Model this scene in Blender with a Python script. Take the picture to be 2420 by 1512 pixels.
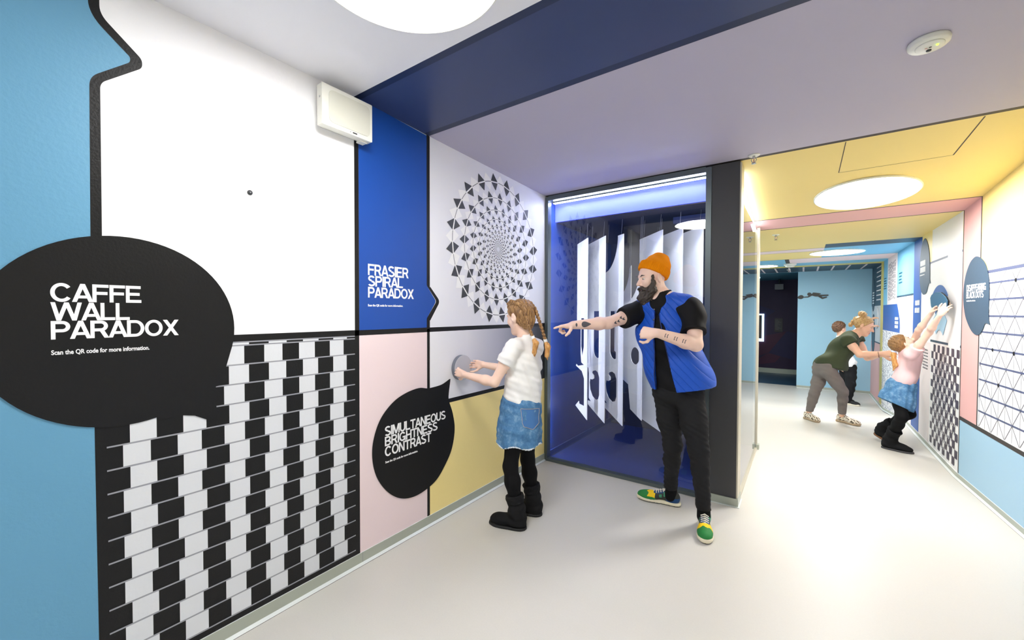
import bpy, bmesh, math, random
import numpy as np
from mathutils import Vector, Matrix
random.seed(7); np.random.seed(7)
for o in list(bpy.data.objects): bpy.data.objects.remove(o)
SC = bpy.context.scene
COL = SC.collection
PI = math.pi

# ------------------------------------------------------------------ camera
CAM = Vector((0.0, 0.0, 1.45)); FPX = 966.16
YAW, PITCH, ROLL = -0.618207, -0.0193615, 0.0026407
def _axes():
    cy, sy = math.cos(YAW), math.sin(YAW); cp, sp = math.cos(PITCH), math.sin(PITCH)
    cr, sr = math.cos(ROLL), math.sin(ROLL)
    f = Vector((sy*cp, cy*cp, sp)); r = Vector((cy, -sy, 0)); u = r.cross(f)
    return cr*r+sr*u, -sr*r+cr*u, f
AR, AU, AF = _axes()
cam = bpy.data.cameras.new('camera'); camo = bpy.data.objects.new('camera', cam); COL.objects.link(camo)
cam.sensor_width = 36.0; cam.lens = FPX/2420*36.0; cam.clip_start = 0.02; cam.clip_end = 100
camo.matrix_world = Matrix(((AR.x, AU.x, -AF.x, CAM.x), (AR.y, AU.y, -AF.y, CAM.y), (AR.z, AU.z, -AF.z, CAM.z), (0, 0, 0, 1)))
SC.camera = camo
def at(px, py, D):
    """world point seen at photo pixel (px, py) at distance D along the view axis"""
    return CAM + AF*D + AR*((px-1210)/FPX*D) + AU*(-(py-756)/FPX*D)

# ------------------------------------------------------------------ world, exposure
W = bpy.data.worlds.new('world'); SC.world = W; W.use_nodes = True
bg = W.node_tree.nodes['Background']; bg.inputs[0].default_value = (0.9, 0.95, 1, 1); bg.inputs[1].default_value = 0.3
vs = SC.view_settings; SC.display_settings.display_device = 'sRGB'
vs.view_transform = 'Standard'; vs.look = 'None'; vs.gamma = 1.0; vs.use_curve_mapping = False; vs.exposure = 0.75
LAMP = 19.0          # radiance of the round ceiling panels

# ------------------------------------------------------------------ helpers
def tag(o, label, cat, group=None, kind=None):
    if label: o['label'] = label
    if cat: o['category'] = cat
    if group: o['group'] = group
    if kind: o['kind'] = kind
    return o
def struct(o): o['kind'] = 'structure'; return o
def lin(c):
    return tuple((v/12.92 if v <= 0.04045 else ((v+0.055)/1.055)**2.4) for v in (x/255.0 for x in c))
def mat(name, rgb, rough=0.5, metal=0.0, spec=0.5, bump=None, var=None, emit=None, alpha=None):
    """rgb as sRGB bytes. bump=(scale, strength); var=(scale, amount) slight colour mottling"""
    m = bpy.data.materials.new(name); m.use_nodes = True
    nt = m.node_tree; b = nt.nodes['Principled BSDF']; c = lin(rgb)+(1,)
    b.inputs['Base Color'].default_value = c; b.inputs['Roughness'].default_value = rough
    b.inputs['Metallic'].default_value = metal; b.inputs['Specular IOR Level'].default_value = spec
    if var:
        tc = nt.nodes.new('ShaderNodeTexCoord'); n = nt.nodes.new('ShaderNodeTexNoise'); n.inputs['Scale'].default_value = var[0]
        n.inputs['Detail'].default_value = 4
        nt.links.new(tc.outputs['Object'], n.inputs['Vector'])
        mx = nt.nodes.new('ShaderNodeMix'); mx.data_type = 'RGBA'
        mx.inputs[6].default_value = tuple(max(0, v*(1-var[1])) for v in c[:3])+(1,)
        mx.inputs[7].default_value = tuple(min(1, v*(1+var[1])) for v in c[:3])+(1,)
        nt.links.new(n.outputs['Fac'], mx.inputs[0]); nt.links.new(mx.outputs[2], b.inputs['Base Color'])
    if bump:
        tc = nt.nodes.new('ShaderNodeTexCoord'); n = nt.nodes.new('ShaderNodeTexNoise'); n.inputs['Scale'].default_value = bump[0]
        n.inputs['Detail'].default_value = 5
        nt.links.new(tc.outputs['Object'], n.inputs['Vector'])
        bp = nt.nodes.new('ShaderNodeBump'); bp.inputs['Strength'].default_value = bump[1]; bp.inputs['Distance'].default_value = 0.01
        nt.links.new(n.outputs['Fac'], bp.inputs['Height']); nt.links.new(bp.outputs['Normal'], b.inputs['Normal'])
    if emit:
        b.inputs['Emission Color'].default_value = lin(emit[0])+(1,); b.inputs['Emission Strength'].default_value = emit[1]
    return m
def glass_mat(name, tint, ior=1.5, boost=0.0):
    m = bpy.data.materials.new(name); m.use_nodes = True; nt = m.node_tree
    for n in list(nt.nodes): nt.nodes.remove(n)
    out = nt.nodes.new('ShaderNodeOutputMaterial'); mx = nt.nodes.new('ShaderNodeMixShader'); tr = nt.nodes.new('ShaderNodeBsdfTransparent')
    gl = nt.nodes.new('ShaderNodeBsdfGlossy'); fr = nt.nodes.new('ShaderNodeFresnel')
    tr.inputs[0].default_value = tint+(1,); gl.inputs['Roughness'].default_value = 0.0; gl.inputs[0].default_value = (1, 1, 1, 1)
    fr.inputs[0].default_value = ior
    ad = nt.nodes.new('ShaderNodeMath'); ad.operation = 'ADD'; ad.use_clamp = True; ad.inputs[1].default_value = boost
    nt.links.new(fr.outputs[0], ad.inputs[0])
    nt.links.new(ad.outputs[0], mx.inputs[0]); nt.links.new(tr.outputs[0], mx.inputs[1]); nt.links.new(gl.outputs[0], mx.inputs[2])
    nt.links.new(mx.outputs[0], out.inputs[0])
    return m
def mesh_obj(name, verts, faces, mats, parent=None, fm=None, smooth=False):
    me = bpy.data.meshes.new(name); me.from_pydata([tuple(v) for v in verts], [], [tuple(f) for f in faces])
    for m in (mats if isinstance(mats, (list, tuple)) else [mats]): me.materials.append(m)
    if fm is not None: me.polygons.foreach_set('material_index', list(fm))
    if smooth: me.polygons.foreach_set('use_smooth', [True]*len(me.polygons))
    me.update()
    o = bpy.data.objects.new(name, me); COL.objects.link(o)
    if parent is not None: attach(o, parent)
    return o
def world_of(p):
    m = Matrix.Translation(p.location)
    return m if p.parent is None else world_of(p.parent) @ p.matrix_parent_inverse @ m
def attach(o, p):
    """parent keeping the world-space vertices where they are"""
    o.parent = p; o.matrix_parent_inverse = world_of(p).inverted()
def empty(name, loc):
    o = bpy.data.objects.new(name, None); o.empty_display_size = 0.05; o.location = loc; COL.objects.link(o); return o
class MB:
    """collects shapes into one mesh with several materials"""
    def __init__(s): s.v = []; s.f = []; s.m = []; s.mats = []
    def mi(s, m):
        if m not in s.mats: s.mats.append(m)
        return s.mats.index(m)
    def poly(s, pts, m):
        n = len(s.v); s.v += [tuple(p) for p in pts]; s.f.append(tuple(range(n, n+len(pts)))); s.m.append(s.mi(m)); return s
    def box(s, a, b, m):
        (x0, y0, z0), (x1, y1, z1) = a, b; n = len(s.v)
        s.v += [(x0,y0,z0),(x1,y0,z0),(x1,y1,z0),(x0,y1,z0),(x0,y0,z1),(x1,y0,z1),(x1,y1,z1),(x0,y1,z1)]
        for q in ((0,3,2,1),(4,5,6,7),(0,1,5,4),(1,2,6,5),(2,3,7,6),(3,0,4,7)): s.f.append(tuple(n+i for i in q)); s.m.append(s.mi(m))
        return s
    def prism(s, pts, d, m, side=None):
        """pts: outline (3D), extruded by vector d"""
        n = len(s.v); k = len(pts); d = Vector(d)
        s.v += [tuple(p) for p in pts]+[tuple(Vector(p)+d) for p in pts]
        s.f.append(tuple(range(n, n+k))); s.m.append(s.mi(m)); s.f.append(tuple(range(n+2*k-1, n+k-1, -1))); s.m.append(s.mi(m))
        for i in range(k):
            j = (i+1) % k; s.f.append((n+i, n+j, n+k+j, n+k+i)); s.m.append(s.mi(side or m))
        return s
    def lathe(s, c, axis, prof, m, n=32):
        """prof: list of (radius, height along axis)"""
        ax = Vector(axis).normalized(); t = ax.orthogonal().normalized(); b = ax.cross(t); c = Vector(c); base = len(s.v)
        for (r, h) in prof:
            for i in range(n):
                a = 2*PI*i/n; s.v.append(tuple(c+ax*h+(t*math.cos(a)+b*math.sin(a))*r))
        for j in range(len(prof)-1):
            for i in range(n):
                k = (i+1) % n; s.f.append((base+j*n+i, base+j*n+k, base+(j+1)*n+k, base+(j+1)*n+i)); s.m.append(s.mi(m))
        s.f.append(tuple(base+i for i in range(n-1, -1, -1))); s.m.append(s.mi(m))
        e = base+(len(prof)-1)*n; s.f.append(tuple(e+i for i in range(n))); s.m.append(s.mi(m))
        return s
    def tube(s, pts, r, m, n=8):
        pts = [Vector(p) for p in pts]; base = len(s.v); prev = None
        rs = r if isinstance(r, (list, tuple)) else [r]*len(pts)
        for i, p in enumerate(pts):
            d = (pts[min(i+1, len(pts)-1)]-pts[max(i-1, 0)]).normalized()
            t = d.orthogonal().normalized() if prev is None else (prev-d*prev.dot(d)).normalized()
            prev = t; b = d.cross(t)
            for k in range(n):
                a = 2*PI*k/n; s.v.append(tuple(p+(t*math.cos(a)+b*math.sin(a))*rs[i]))
        for j in range(len(pts)-1):
            for k in range(n):
                q = (k+1) % n; s.f.append((base+j*n+k, base+j*n+q, base+(j+1)*n+q, base+(j+1)*n+k)); s.m.append(s.mi(m))
        s.f.append(tuple(base+k for k in range(n-1, -1, -1))); s.m.append(s.mi(m))
        e = base+(len(pts)-1)*n; s.f.append(tuple(e+k for k in range(n))); s.m.append(s.mi(m))
        return s
    def build(s, name, parent=None, smooth=False): return mesh_obj(name, s.v, s.f, s.mats, parent, s.m, smooth)
def text_obj(name, body, m, fr, u0, u1, v0, v1, parent, depth=0.0015, bold=0.02, spacing=1.0):
    """lettering fitted to the box u0..u1 x v0..v1 of the frame fr(u, v, w); the cap height fills v0..v1"""
    cu = bpy.data.curves.new(name, 'FONT'); cu.body = body; cu.size = 1.0; cu.offset = bold; cu.resolution_u = 4; cu.space_character = spacing
    to = bpy.data.objects.new(name, cu); COL.objects.link(to); bpy.context.view_layer.update()
    me = bpy.data.meshes.new_from_object(to.evaluated_get(bpy.context.evaluated_depsgraph_get()))
    COL.objects.unlink(to); bpy.data.objects.remove(to)
    bm = bmesh.new(); bm.from_mesh(me)
    r = bmesh.ops.extrude_face_region(bm, geom=bm.faces[:])
    top = set(g for g in r['geom'] if isinstance(g, bmesh.types.BMVert))
    xs = [v.co.x for v in bm.verts]; x0, x1 = min(xs), max(xs)
    ys = [v.co.y for v in bm.verts]; y0, y1 = min(ys), max(ys)
    for v in bm.verts:
        u = u0+(v.co.x-x0)/(x1-x0)*(u1-u0); w = v0+(v.co.y-y0)/(y1-y0)*(v1-v0)
        v.co = Vector(fr(u, w, depth if v in top else 0.0))
    for f_ in bm.faces: f_.smooth = False
    bm.to_mesh(me); bm.free(); me.materials.clear(); me.materials.append(m)
    o = bpy.data.objects.new(name, me); COL.objects.link(o)
    if parent is not None: attach(o, parent)
    return o
def _arc(cx, cy, rx, ry, a0, a1, t=.2, th=.17, n=None):
    n = n or max(6, int(abs(a1-a0)/12)); q = []
    A_ = [math.radians(a0+(a1-a0)*i/n) for i in range(n+1)]
    o = [(cx+rx*math.cos(a), cy+ry*math.sin(a)) for a in A_]; i_ = [(cx+(rx-t)*math.cos(a), cy+(ry-th)*math.sin(a)) for a in A_]
    return [[o[k], o[k+1], i_[k+1], i_[k]] for k in range(n)]
def _r(a, b, c, d): return [[(a,b),(c,b),(c,d),(a,d)]]
_st = _r(0,0,.2,1)
_P = _st+_r(0,.83,.5,1)+_r(0,.38,.5,.55)+_arc(.5,.69,.36,.31,-90,90)
_F = _st+_r(0,.83,.80,1)+_r(0,.42,.74,.59)
GLYPH = {'C': (1.0, _arc(.5,.5,.5,.51,38,322)), 'O': (1.02, _arc(.51,.5,.51,.51,0,360)), 'G': (1.02, _arc(.5,.5,.5,.51,38,335)+_r(.52,.36,1.0,.52)+_r(.84,0,1.0,.5)),
 'S': (.88, _arc(.44,.735,.42,.275,25,270)+_arc(.44,.265,.45,.275,90,-155)), 'D': (.95, _st+_r(0,0,.45,.17)+_r(0,.83,.45,1)+_arc(.45,.5,.49,.5,-90,90)), 'P': (.88, _P),
 'R': (.93, _P+[[(.44,.42),(.66,.46),(.92,0),(.68,0)]]), 'B': (.90, _st+_r(0,0,.48,.16)+_r(0,.44,.48,.59)+_r(0,.84,.48,1)+_arc(.48,.73,.36,.27,-90,90,.2,.16)+_arc(.48,.27,.41,.27,-90,90,.2,.16)),
 'A': (1.0, [[(0,0),(.22,0),(.61,1),(.39,1)],[(.78,0),(1.0,0),(.61,1),(.39,1)]]+_r(.22,.2,.78,.36)), 'F': (.80, _F), 'E': (.84, _F+_r(0,0,.83,.17)), 'L': (.76, _st+_r(0,0,.75,.17)), 'I': (.2, _st),
 'T': (.86, _r(0,.83,.86,1)+_r(.33,0,.53,1)), 'H': (.88, _st+_r(.68,0,.88,1)+_r(.2,.42,.7,.59)), 'N': (.9, _st+_r(.70,0,.9,1)+[[(0,1),(.23,1),(.9,0),(.67,0)]]),
 'M': (1.1, _st+_r(.9,0,1.1,1)+[[(0,1),(.26,1),(.65,0),(.45,0)],[(.84,1),(1.1,1),(.65,0),(.45,0)]]), 'U': (.88, _r(0,.35,.2,1)+_r(.68,.35,.88,1)+_arc(.44,.37,.44,.38,180,360)),
 'W': (1.45, [[(0,1),(.21,1),(.47,0),(.26,0)],[(.62,1),(.83,1),(.47,0),(.26,0)],[(.62,1),(.83,1),(1.19,0),(.98,0)],[(1.24,1),(1.45,1),(1.19,0),(.98,0)]]),
 'X': (.95, [[(0,0),(.25,0),(.95,1),(.70,1)],[(0,1),(.25,1),(.95,0),(.70,0)]]), 'K': (.92, _st+[[(.18,.28),(.18,.56),(.60,1),(.87,1)],[(.32,.52),(.48,.68),(.92,0),(.67,0)]]), ' ': (.32, [])}
def title_obj(name, body, m, fr, u0, u1, v0, v1, parent, depth=.001, gap=.04):
    """heavy grotesque capitals fitted to the box u0..u1 x v0..v1 of frame fr"""
    x = 0.0; P_ = []; prev_ = ''
    for ch in body:
        if prev_ and ('A' in (prev_, ch) or prev_+ch in ('LL','OX','DO')): x -= .085 if 'A' in (prev_, ch) else .02
        prev_ = ch; w, polys = GLYPH[ch]; P_ += [[(x+a, b_) for a, b_ in p] for p in polys]; x += w+gap
    x -= gap; mb = MB()
    for i_, p in enumerate(P_):
        q = [(u0+a/x*(u1-u0), v0+b_*(v1-v0)) for a, b_ in p]
        mb.prism([fr(a, b_, i_*2e-6) for a, b_ in q], Vector(fr(q[0][0], q[0][1], depth+i_*4e-6))-Vector(fr(q[0][0], q[0][1], i_*2e-6)), m)
    return mb.build(name, parent)
def shape_obj(name, outlines, m, fr, depth, parent=None, side=None):
    """flat cut shape (outline + holes, even-odd fill) of the given thickness in frame fr(u, v, w)"""
    cu = bpy.data.curves.new(name, 'CURVE'); cu.dimensions = '2D'; cu.fill_mode = 'BOTH'
    for ol in outlines:
        sp = cu.splines.new('POLY'); sp.points.add(len(ol)-1); sp.use_cyclic_u = True
        for p, q in zip(sp.points, ol): p.co = (q[0], q[1], 0, 1)
    to = bpy.data.objects.new(name, cu); COL.objects.link(to); bpy.context.view_layer.update()
    me = bpy.data.meshes.new_from_object(to.evaluated_get(bpy.context.evaluated_depsgraph_get()))
    COL.objects.unlink(to); bpy.data.objects.remove(to)
    bm = bmesh.new(); bm.from_mesh(me); bmesh.ops.remove_doubles(bm, verts=bm.verts, dist=1e-5)
    r = bmesh.ops.extrude_face_region(bm, geom=bm.faces[:])
    top = set(g for g in r['geom'] if isinstance(g, bmesh.types.BMVert))
    for v in bm.verts: v.co = Vector(fr(v.co.x, v.co.y, depth if v in top else 0.0))
    for f_ in bm.faces: f_.smooth = False
    bm.to_mesh(me); bm.free(); me.materials.clear(); me.materials.append(m)
    o = bpy.data.objects.new(name, me); COL.objects.link(o)
    if parent is not None: attach(o, parent)
    return o
def circ(cu, cv, r, n=64, a0=0.0, rv=None):
    return [(cu+r*math.cos(a0+2*PI*i/n), cv+(rv or r)*math.sin(a0+2*PI*i/n)) for i in range(n)]
def rounded(pts, rad, n=6):
    """round the corners of an open/closed polyline of 2D points (closed)"""
    out = []; k = len(pts)
    for i in range(k):
        p0, p1, p2 = Vector(pts[i-1]), Vector(pts[i]), Vector(pts[(i+1) % k])
        rr = rad[i] if isinstance(rad, (list, tuple)) else rad
        if rr <= 0: out.append(tuple(p1)); continue
        d0, d2 = (p0-p1), (p2-p1); a = min(rr, d0.length*.45, d2.length*.45)
        q0, q2 = p1+d0.normalized()*a, p1+d2.normalized()*a
        for j in range(n+1):
            t = j/n; out.append(tuple(q0*(1-t)**2+p1*2*t*(1-t)+q2*t*t))
    return out
def spline2(pts, n=8):
    """closed Catmull-Rom through 2D points"""
    out = []; k = len(pts)
    for i in range(k):
        p = [Vector(pts[(i+j-1) % k]) for j in range(4)]
        for j in range(n):
            t = j/n
            out.append(tuple(.5*((2*p[1])+(p[2]-p[0])*t+(2*p[0]-5*p[1]+4*p[2]-p[3])*t*t+(3*p[1]-p[0]-3*p[2]+p[3])*t**3)))
    return out
# ------------------------------------------------------------------ materials
M = {}
def mk(k, *a, **kw): M[k] = mat(k, *a, **kw)
mk('left_blue', (98,156,190), .5, bump=(60,.12)); mk('pale_blue', (166,204,228), .5); mk('light_blue', (128,192,224), .5, bump=(60,.12)); mk('white_cool', (236,237,244), .5); mk('white_paint', (248,248,251), .5, bump=(45,.1)); mk('black_paint', (21,21,22), .42, bump=(120,.12), spec=.28)
mk('black_flat', (21,21,22), .5, spec=.25); mk('cell_white', (216,219,224), .5, bump=(60,.08)); mk('line_grey', (150,152,160), .5)
mk('royal_blue', (0,72,165), .5); mk('pink_paint', (240,220,222), .5); mk('yellow_paint', (255,233,156), .5, bump=(60,.08))
mk('white_ceiling', (238,238,243), .6); mk('navy', (56,70,112), .4); mk('navy_dark', (30,44,78), .45); mk('lilac', (188,183,202), .6)
mk('yellow_ceiling', (243,220,142), .55); mk('salmon', (232,182,178), .55); mk('line_dark', (58,52,50), .6)
mk('floor', (212,209,202), .36, var=(120,.035), bump=(200,.05), spec=.4)
mk('base_metal', (176,182,170), .35, metal=.25); mk('cove_white', (225,230,228), .3)
mk('frame_grey', (100,110,112), .35, metal=.5); mk('column_grey', (66,66,68), .5); mk('trim_beige', (206,200,180), .4, metal=.3)
mk('booth_blue', (8,54,136), .45); mk('booth_navy', (44,60,124), .45); mk('booth_dark', (22,32,66), .6); mk('header_blue', (74,88,200), .5)
mk('plate_white', (250,251,252), .45); mk('wire', (190,195,205), .3, metal=.8)
mk('plastic_white', (236,236,226), .4); mk('plastic_grille', (222,222,208), .55, bump=(600,.3)); mk('steel', (190,190,190), .25, metal=1.0); mk('dark_metal', (70,72,74), .35, metal=.6)
mk('lettering_white', (245,245,246), .5); mk('spiral_dark', (62,64,68), .5); mk('spiral_pale', (255,255,255), .5); mk('spiral_line', (105,107,112), .5)
mk('disc_grey', (196,196,204), .55); mk('disc_edge', (112,116,128), .55)
mk('bubble_blue', (58,84,108), .55, bump=(260,.3)); mk('deep_blue', (48,92,168), .5); mk('grid_line', (84,92,126), .5); mk('grid_line_thin', (92,90,102), .5)
mk('check_dark', (72,64,80), .5); mk('check_light', (246,245,244), .5); mk('pale_pink', (243,232,232), .55); mk('slate', (50,76,96), .5)
mk('fan_dark', (62,108,176), .5); mk('fan_board', (60,112,148), .4); mk('fan_pale', (172,212,238), .5)
mk('far_blue', (164,210,234), .5); mk('purple_wall', (44,26,62), .6); mk('purple_poly', (68,26,58), .6); mk('purple_poly_blue', (36,30,74), .6); mk('far_floor', (36,72,98), .4)
mk('teal_ceiling', (40,100,124), .5); mk('figure_grey', (74,72,70), .6); mk('plaque', (14,12,18), .4); mk('text_grey', (120,118,124), .6); mk('lightbox_frame', (190,215,230), .4, emit=((190,230,255),1.6))
mk('picture', (86,84,92), .5, var=(30,.5)); mk('yellow_trim', (226,210,120), .5)
M['glass_front'] = glass_mat('glass_front', (.95,.97,1.0), 1.5, 0.03); M['glass_side'] = glass_mat('glass_side', (.9,.93,.95), 1.62, .05)
M['led'] = mat('led', (255,255,255), .5, emit=((235,240,255), 55.0))
M['lamp'] = mat('lamp', (255,255,255), .5, emit=((255,253,250), LAMP))
M['led_vert'] = mat('led_vert', (255,255,255), .5, emit=((240,244,255), 27.0))
M['led_side'] = mat('led_side', (255,255,255), .5, emit=((240,244,255), 16.0))
M['lamp_far'] = mat('lamp_far', (255,255,255), .5, emit=((255,253,250), LAMP*1.9))
M['lamp_dim'] = mat('lamp_dim', (255,255,255), .5, emit=((190,240,250), 3.0))
M['green_led'] = mat('green_led', (180,255,60), .5, emit=((190,255,60), 3.0))
def gradient_mat():
    m = bpy.data.materials.new('grey_gradient_print'); m.use_nodes = True; nt = m.node_tree; b = nt.nodes['Principled BSDF']
    tc = nt.nodes.new('ShaderNodeTexCoord'); sx = nt.nodes.new('ShaderNodeSeparateXYZ'); mr = nt.nodes.new('ShaderNodeMapRange'); cr = nt.nodes.new('ShaderNodeValToRGB')
    mr.inputs['From Min'].default_value = 1.92; mr.inputs['From Max'].default_value = 3.44
    e = cr.color_ramp.elements; e[0].position = 0; e[0].color = lin((240,240,244))+(1,); e[1].position = 1; e[1].color = lin((26,26,28))+(1,)
    for p, c in ((.25,(232,232,238)),(.5,(186,186,198)),(.72,(110,110,120)),(.9,(48,48,52))): x = e.new(p); x.color = lin(c)+(1,)
    nt.links.new(tc.outputs['Object'], sx.inputs[0]); nt.links.new(sx.outputs['Y'], mr.inputs['Value']); nt.links.new(mr.outputs[0], cr.inputs[0]); nt.links.new(cr.outputs[0], b.inputs['Base Color'])
    b.inputs['Roughness'].default_value = .5
    return m
M['gradient'] = gradient_mat()
def dust_mat():
    m = bpy.data.materials.new('squiggle_print'); m.use_nodes = True; nt = m.node_tree; b = nt.nodes['Principled BSDF']
    tc = nt.nodes.new('ShaderNodeTexCoord'); n = nt.nodes.new('ShaderNodeTexWave'); n.inputs['Scale'].default_value = 7; n.inputs['Distortion'].default_value = 16; n.inputs['Detail'].default_value = 2; n.inputs['Detail Scale'].default_value = 2.2
    cr = nt.nodes.new('ShaderNodeValToRGB'); e = cr.color_ramp.elements; e[0].position = .2; e[0].color = lin((120,126,150))+(1,); e[1].position = .42; e[1].color = lin((246,246,248))+(1,)
    nt.links.new(tc.outputs['Object'], n.inputs['Vector']); nt.links.new(n.outputs['Fac'], cr.inputs[0]); nt.links.new(cr.outputs[0], b.inputs['Base Color'])
    return m
M['squiggle'] = dust_mat()

# ------------------------------------------------------------------ the room
XL = -2.05; YB = -3.0; YF = 10.86
CZ = [(-3.0,2.645),(1.4,2.645),(1.92,2.622),(3.46,2.573),(4.22,2.455),(4.81,2.378),(5.18,2.339),(16,2.339)]
def cz(y): return float(np.interp(y, [a for a, b in CZ], [b for a, b in CZ]))
FZ = [(-3.0,0.0),(7.4,0.0),(9.2,-.185),(16,-.185)]
def fz(y): return float(np.interp(y, [a for a, b in FZ], [b for a, b in FZ]))
def xr(y): return 1.125 + max(0.0, 5.2-y)*.063
XFAR = -4.2                                                       # open hall to the left, behind the glass booth
# floor
b = MB(); ys = [-3.0, 7.4, 7.7, 8.9, 9.2, 15.0]
fzz = {7.4: 0.0, 7.7: -.02, 8.9: -.165}
for a, c in zip(ys[:-1], ys[1:]):
    za, zc = fzz.get(a, fz(a)), fzz.get(c, fz(c))
    b.poly([(XFAR,a,za),(2.2,a,za),(2.2,c,zc),(XFAR,c,zc)], M['floor'] if a < 11 else M['floor'])
struct(b.build('floor'))
# ceiling with its painted bands (bands run across the corridor)
b = MB()
def band(y0, y1, m, x0=XFAR, x1=2.2, off=0.0):
    cuts = [y0]+[y for y, _ in CZ if y0 < y < y1]+[y1]
    for a, c in zip(cuts[:-1], cuts[1:]):
        b.poly([(x0,a,cz(a)-off),(x0,c,cz(c)-off),(x1,c,cz(c)-off),(x1,a,cz(a)-off)], m)
band(-3, 1.36, M['white_ceiling']); band(1.36, 1.40, M['navy_dark']); band(1.40, 1.875, M['navy']); band(1.875, 1.918, M['navy_dark'])
band(1.918, 3.425, M['lilac']); band(3.425, 3.462, M['line_dark']); band(3.462, 4.81, M['yellow_ceiling']); band(4.81, 4.826, M['line_dark'])
band(4.826, 5.165, M['salmon']); band(5.165, 5.18, M['line_dark']); band(5.18, 6.68, M['yellow_ceiling'])
XS = .23
band(6.68, 7.067, M['slate'], XS, 2.2); band(7.067, 8.24, M['light_blue'], XS, 2.2)
band(6.68, 7.02, M['yellow_ceiling'], XFAR, XS); band(7.02, 7.33, M['pink_paint'], XFAR, XS); band(7.33, 8.24, M['yellow_ceiling'], XFAR, XS)
band(7.012, 7.028, M['line_dark'], XFAR, XS, .0006); band(7.322, 7.336, M['line_dark'], XFAR, XS, .0006)
band(8.24, 8.95, M['pink_paint'], -.2, 2.2); band(8.24, 8.95, M['light_blue'], XFAR, -.2); band(8.95, 9.45, M['light_blue'])
band(8.228, 8.244, M['line_dark'], XFAR, 2.2, .0006); band(9.45, 9.74, M['yellow_trim']); band(9.74, 15, M['slate'])
band(8.24, 9.45, M['line_dark'], -.26, -.2, .0006)
for i in range(17):                                               # pale dashes on the dark band
    x = -2.6+i*.235
    if x < 1.1: b.poly([(x,9.8,cz(9.8)-.0008),(x+.03,9.8,cz(9.8)-.0008),(x+.03,10.84,cz(10.8)-.0008),(x,10.84,cz(10.8)-.0008)], M['pink_paint'])
def cline(p, q, w, m):                                            # thin joint line on the ceiling
    p, q = Vector(p), Vector(q); n = Vector((-(q-p).y, (q-p).x)).normalized()*w/2
    b.poly([(t.x,t.y,cz(t.y)-.0008) for t in (p+n, q+n, q-n, p-n)], m)
cline((.215,3.47),(.205,3.93),.005,M['line_dark']); cline((.83,3.47),(.80,3.926),.007,M['line_dark']); cline((.205,3.93),(.80,3.926),.003,M['line_dark'])
struct(b.build('ceiling'))

# ---- left wall: one mesh, painted fields in thin layers
LW = lambda u, v, w=0.0: (XL+w, u, v)
b = MB()
ZT = 2.66
def lw(pts, m, layer=1): b.poly([LW(u, v, .0005*layer) for u, v in pts], m)
b.poly([LW(YB,-.01),LW(3.455,-.01),LW(3.455,ZT),LW(YB,ZT)], M['white_paint'])
zigL = rounded([(.321,2.66),(.320,2.492),(.430,2.392),(.428,2.373),(.321,2.272),(.317,1.715),(.319,1.029),(.322,-.01)], [0,.05,.018,.018,.03,0,0,0])
lw([(YB,-.01),(YB,ZT)]+zigL, M['left_blue'])
zR = rounded([(.35,ZT),(.349,2.505),(.463,2.40),(.463,2.368),(.348,2.262),(.346,1.70),(.346,-.01)], [0,.03,.045,.045,.02,0,0])
lw(zigL[::-1][:]+zR, M['black_paint'], 2)
lw([(.346,-.01),(1.375,-.01),(1.375,1.346),(.346,1.346)], M['black_paint'], 1)
lw([(1.359,-.01),(1.386,-.01),(1.386,ZT),(1.359,ZT)], M['black_paint'], 2)
lw([(1.0,1.3145),(3.455,1.3145),(3.455,1.345),(1.0,1.345)], M['black_paint'], 2)
lw([(1.386,-.01),(1.9,-.01),(1.9,1.315),(1.386,1.315)], M['pink_paint'], 1)
lw([(1.924,1.345),(3.455,1.345),(3.455,ZT),(1.924,ZT)], M['white_cool'], 1)
lw([(1.9,-.01),(1.924,-.01),(1.924,1.345),(1.9,1.345)], M['black_paint'], 2)
lw([(1.924,-.01),(3.455,-.01),(3.455,.806),(1.924,.806)], M['yellow_paint'], 1)
lw([(1.924,.803),(3.25,.803),(3.25,.832),(1.924,.832)], M['black_paint'], 3)
lw([(1.896,1.335),(1.925,1.335)]+rounded([(1.925,1.387),(2.02,1.523),(1.925,1.623)],[.01,.03,.01])+[(1.925,ZT),(1.896,ZT),(1.896,1.627)]+rounded([(1.896,1.627),(1.987,1.522),(1.896,1.405)],[.0,.02,.0]), M['black_paint'], 3)
struct(b.build('wall_left'))
# baseboards: metal strip with a white cove
def baseboard(name, pts, zt, side, hz=None, mm='base_metal'):
    """pts along the wall at floor level; side = unit normal function into the room"""
    b = MB()
    for (p, q) in zip(pts[:-1], pts[1:]):
        p, q = Vector(p), Vector(q); n = Vector(side)
        for (o0, z0, o1, z1, m) in ((.006,zt,.0,zt,'cove_white'),(.006,zt,.006,.012,mm),(.006,.012,.022,.002,'cove_white'),(.022,.002,.022,-.004,'line_dark'),(.026,.001,.026,.001,'line_dark')):
            if o0 == o1 and z0 == z1: continue
            b.poly([p+n*o0+Vector((0,0,z0)), q+n*o0+Vector((0,0,z0)), q+n*o1+Vector((0,0,z1)), p+n*o1+Vector((0,0,z1))], M[m])
    return struct(b.build(name))
baseboard('baseboard_left', [(XL,YB,0),(XL,1.40,0),(XL,3.44,0)], .068, (1,0,0))
bb = MB(); bb.box((XL+.0055,1.3985,.004),(XL+.0068,1.4005,.068),M['line_grey']); struct(bb.build('trim_1'))

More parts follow.
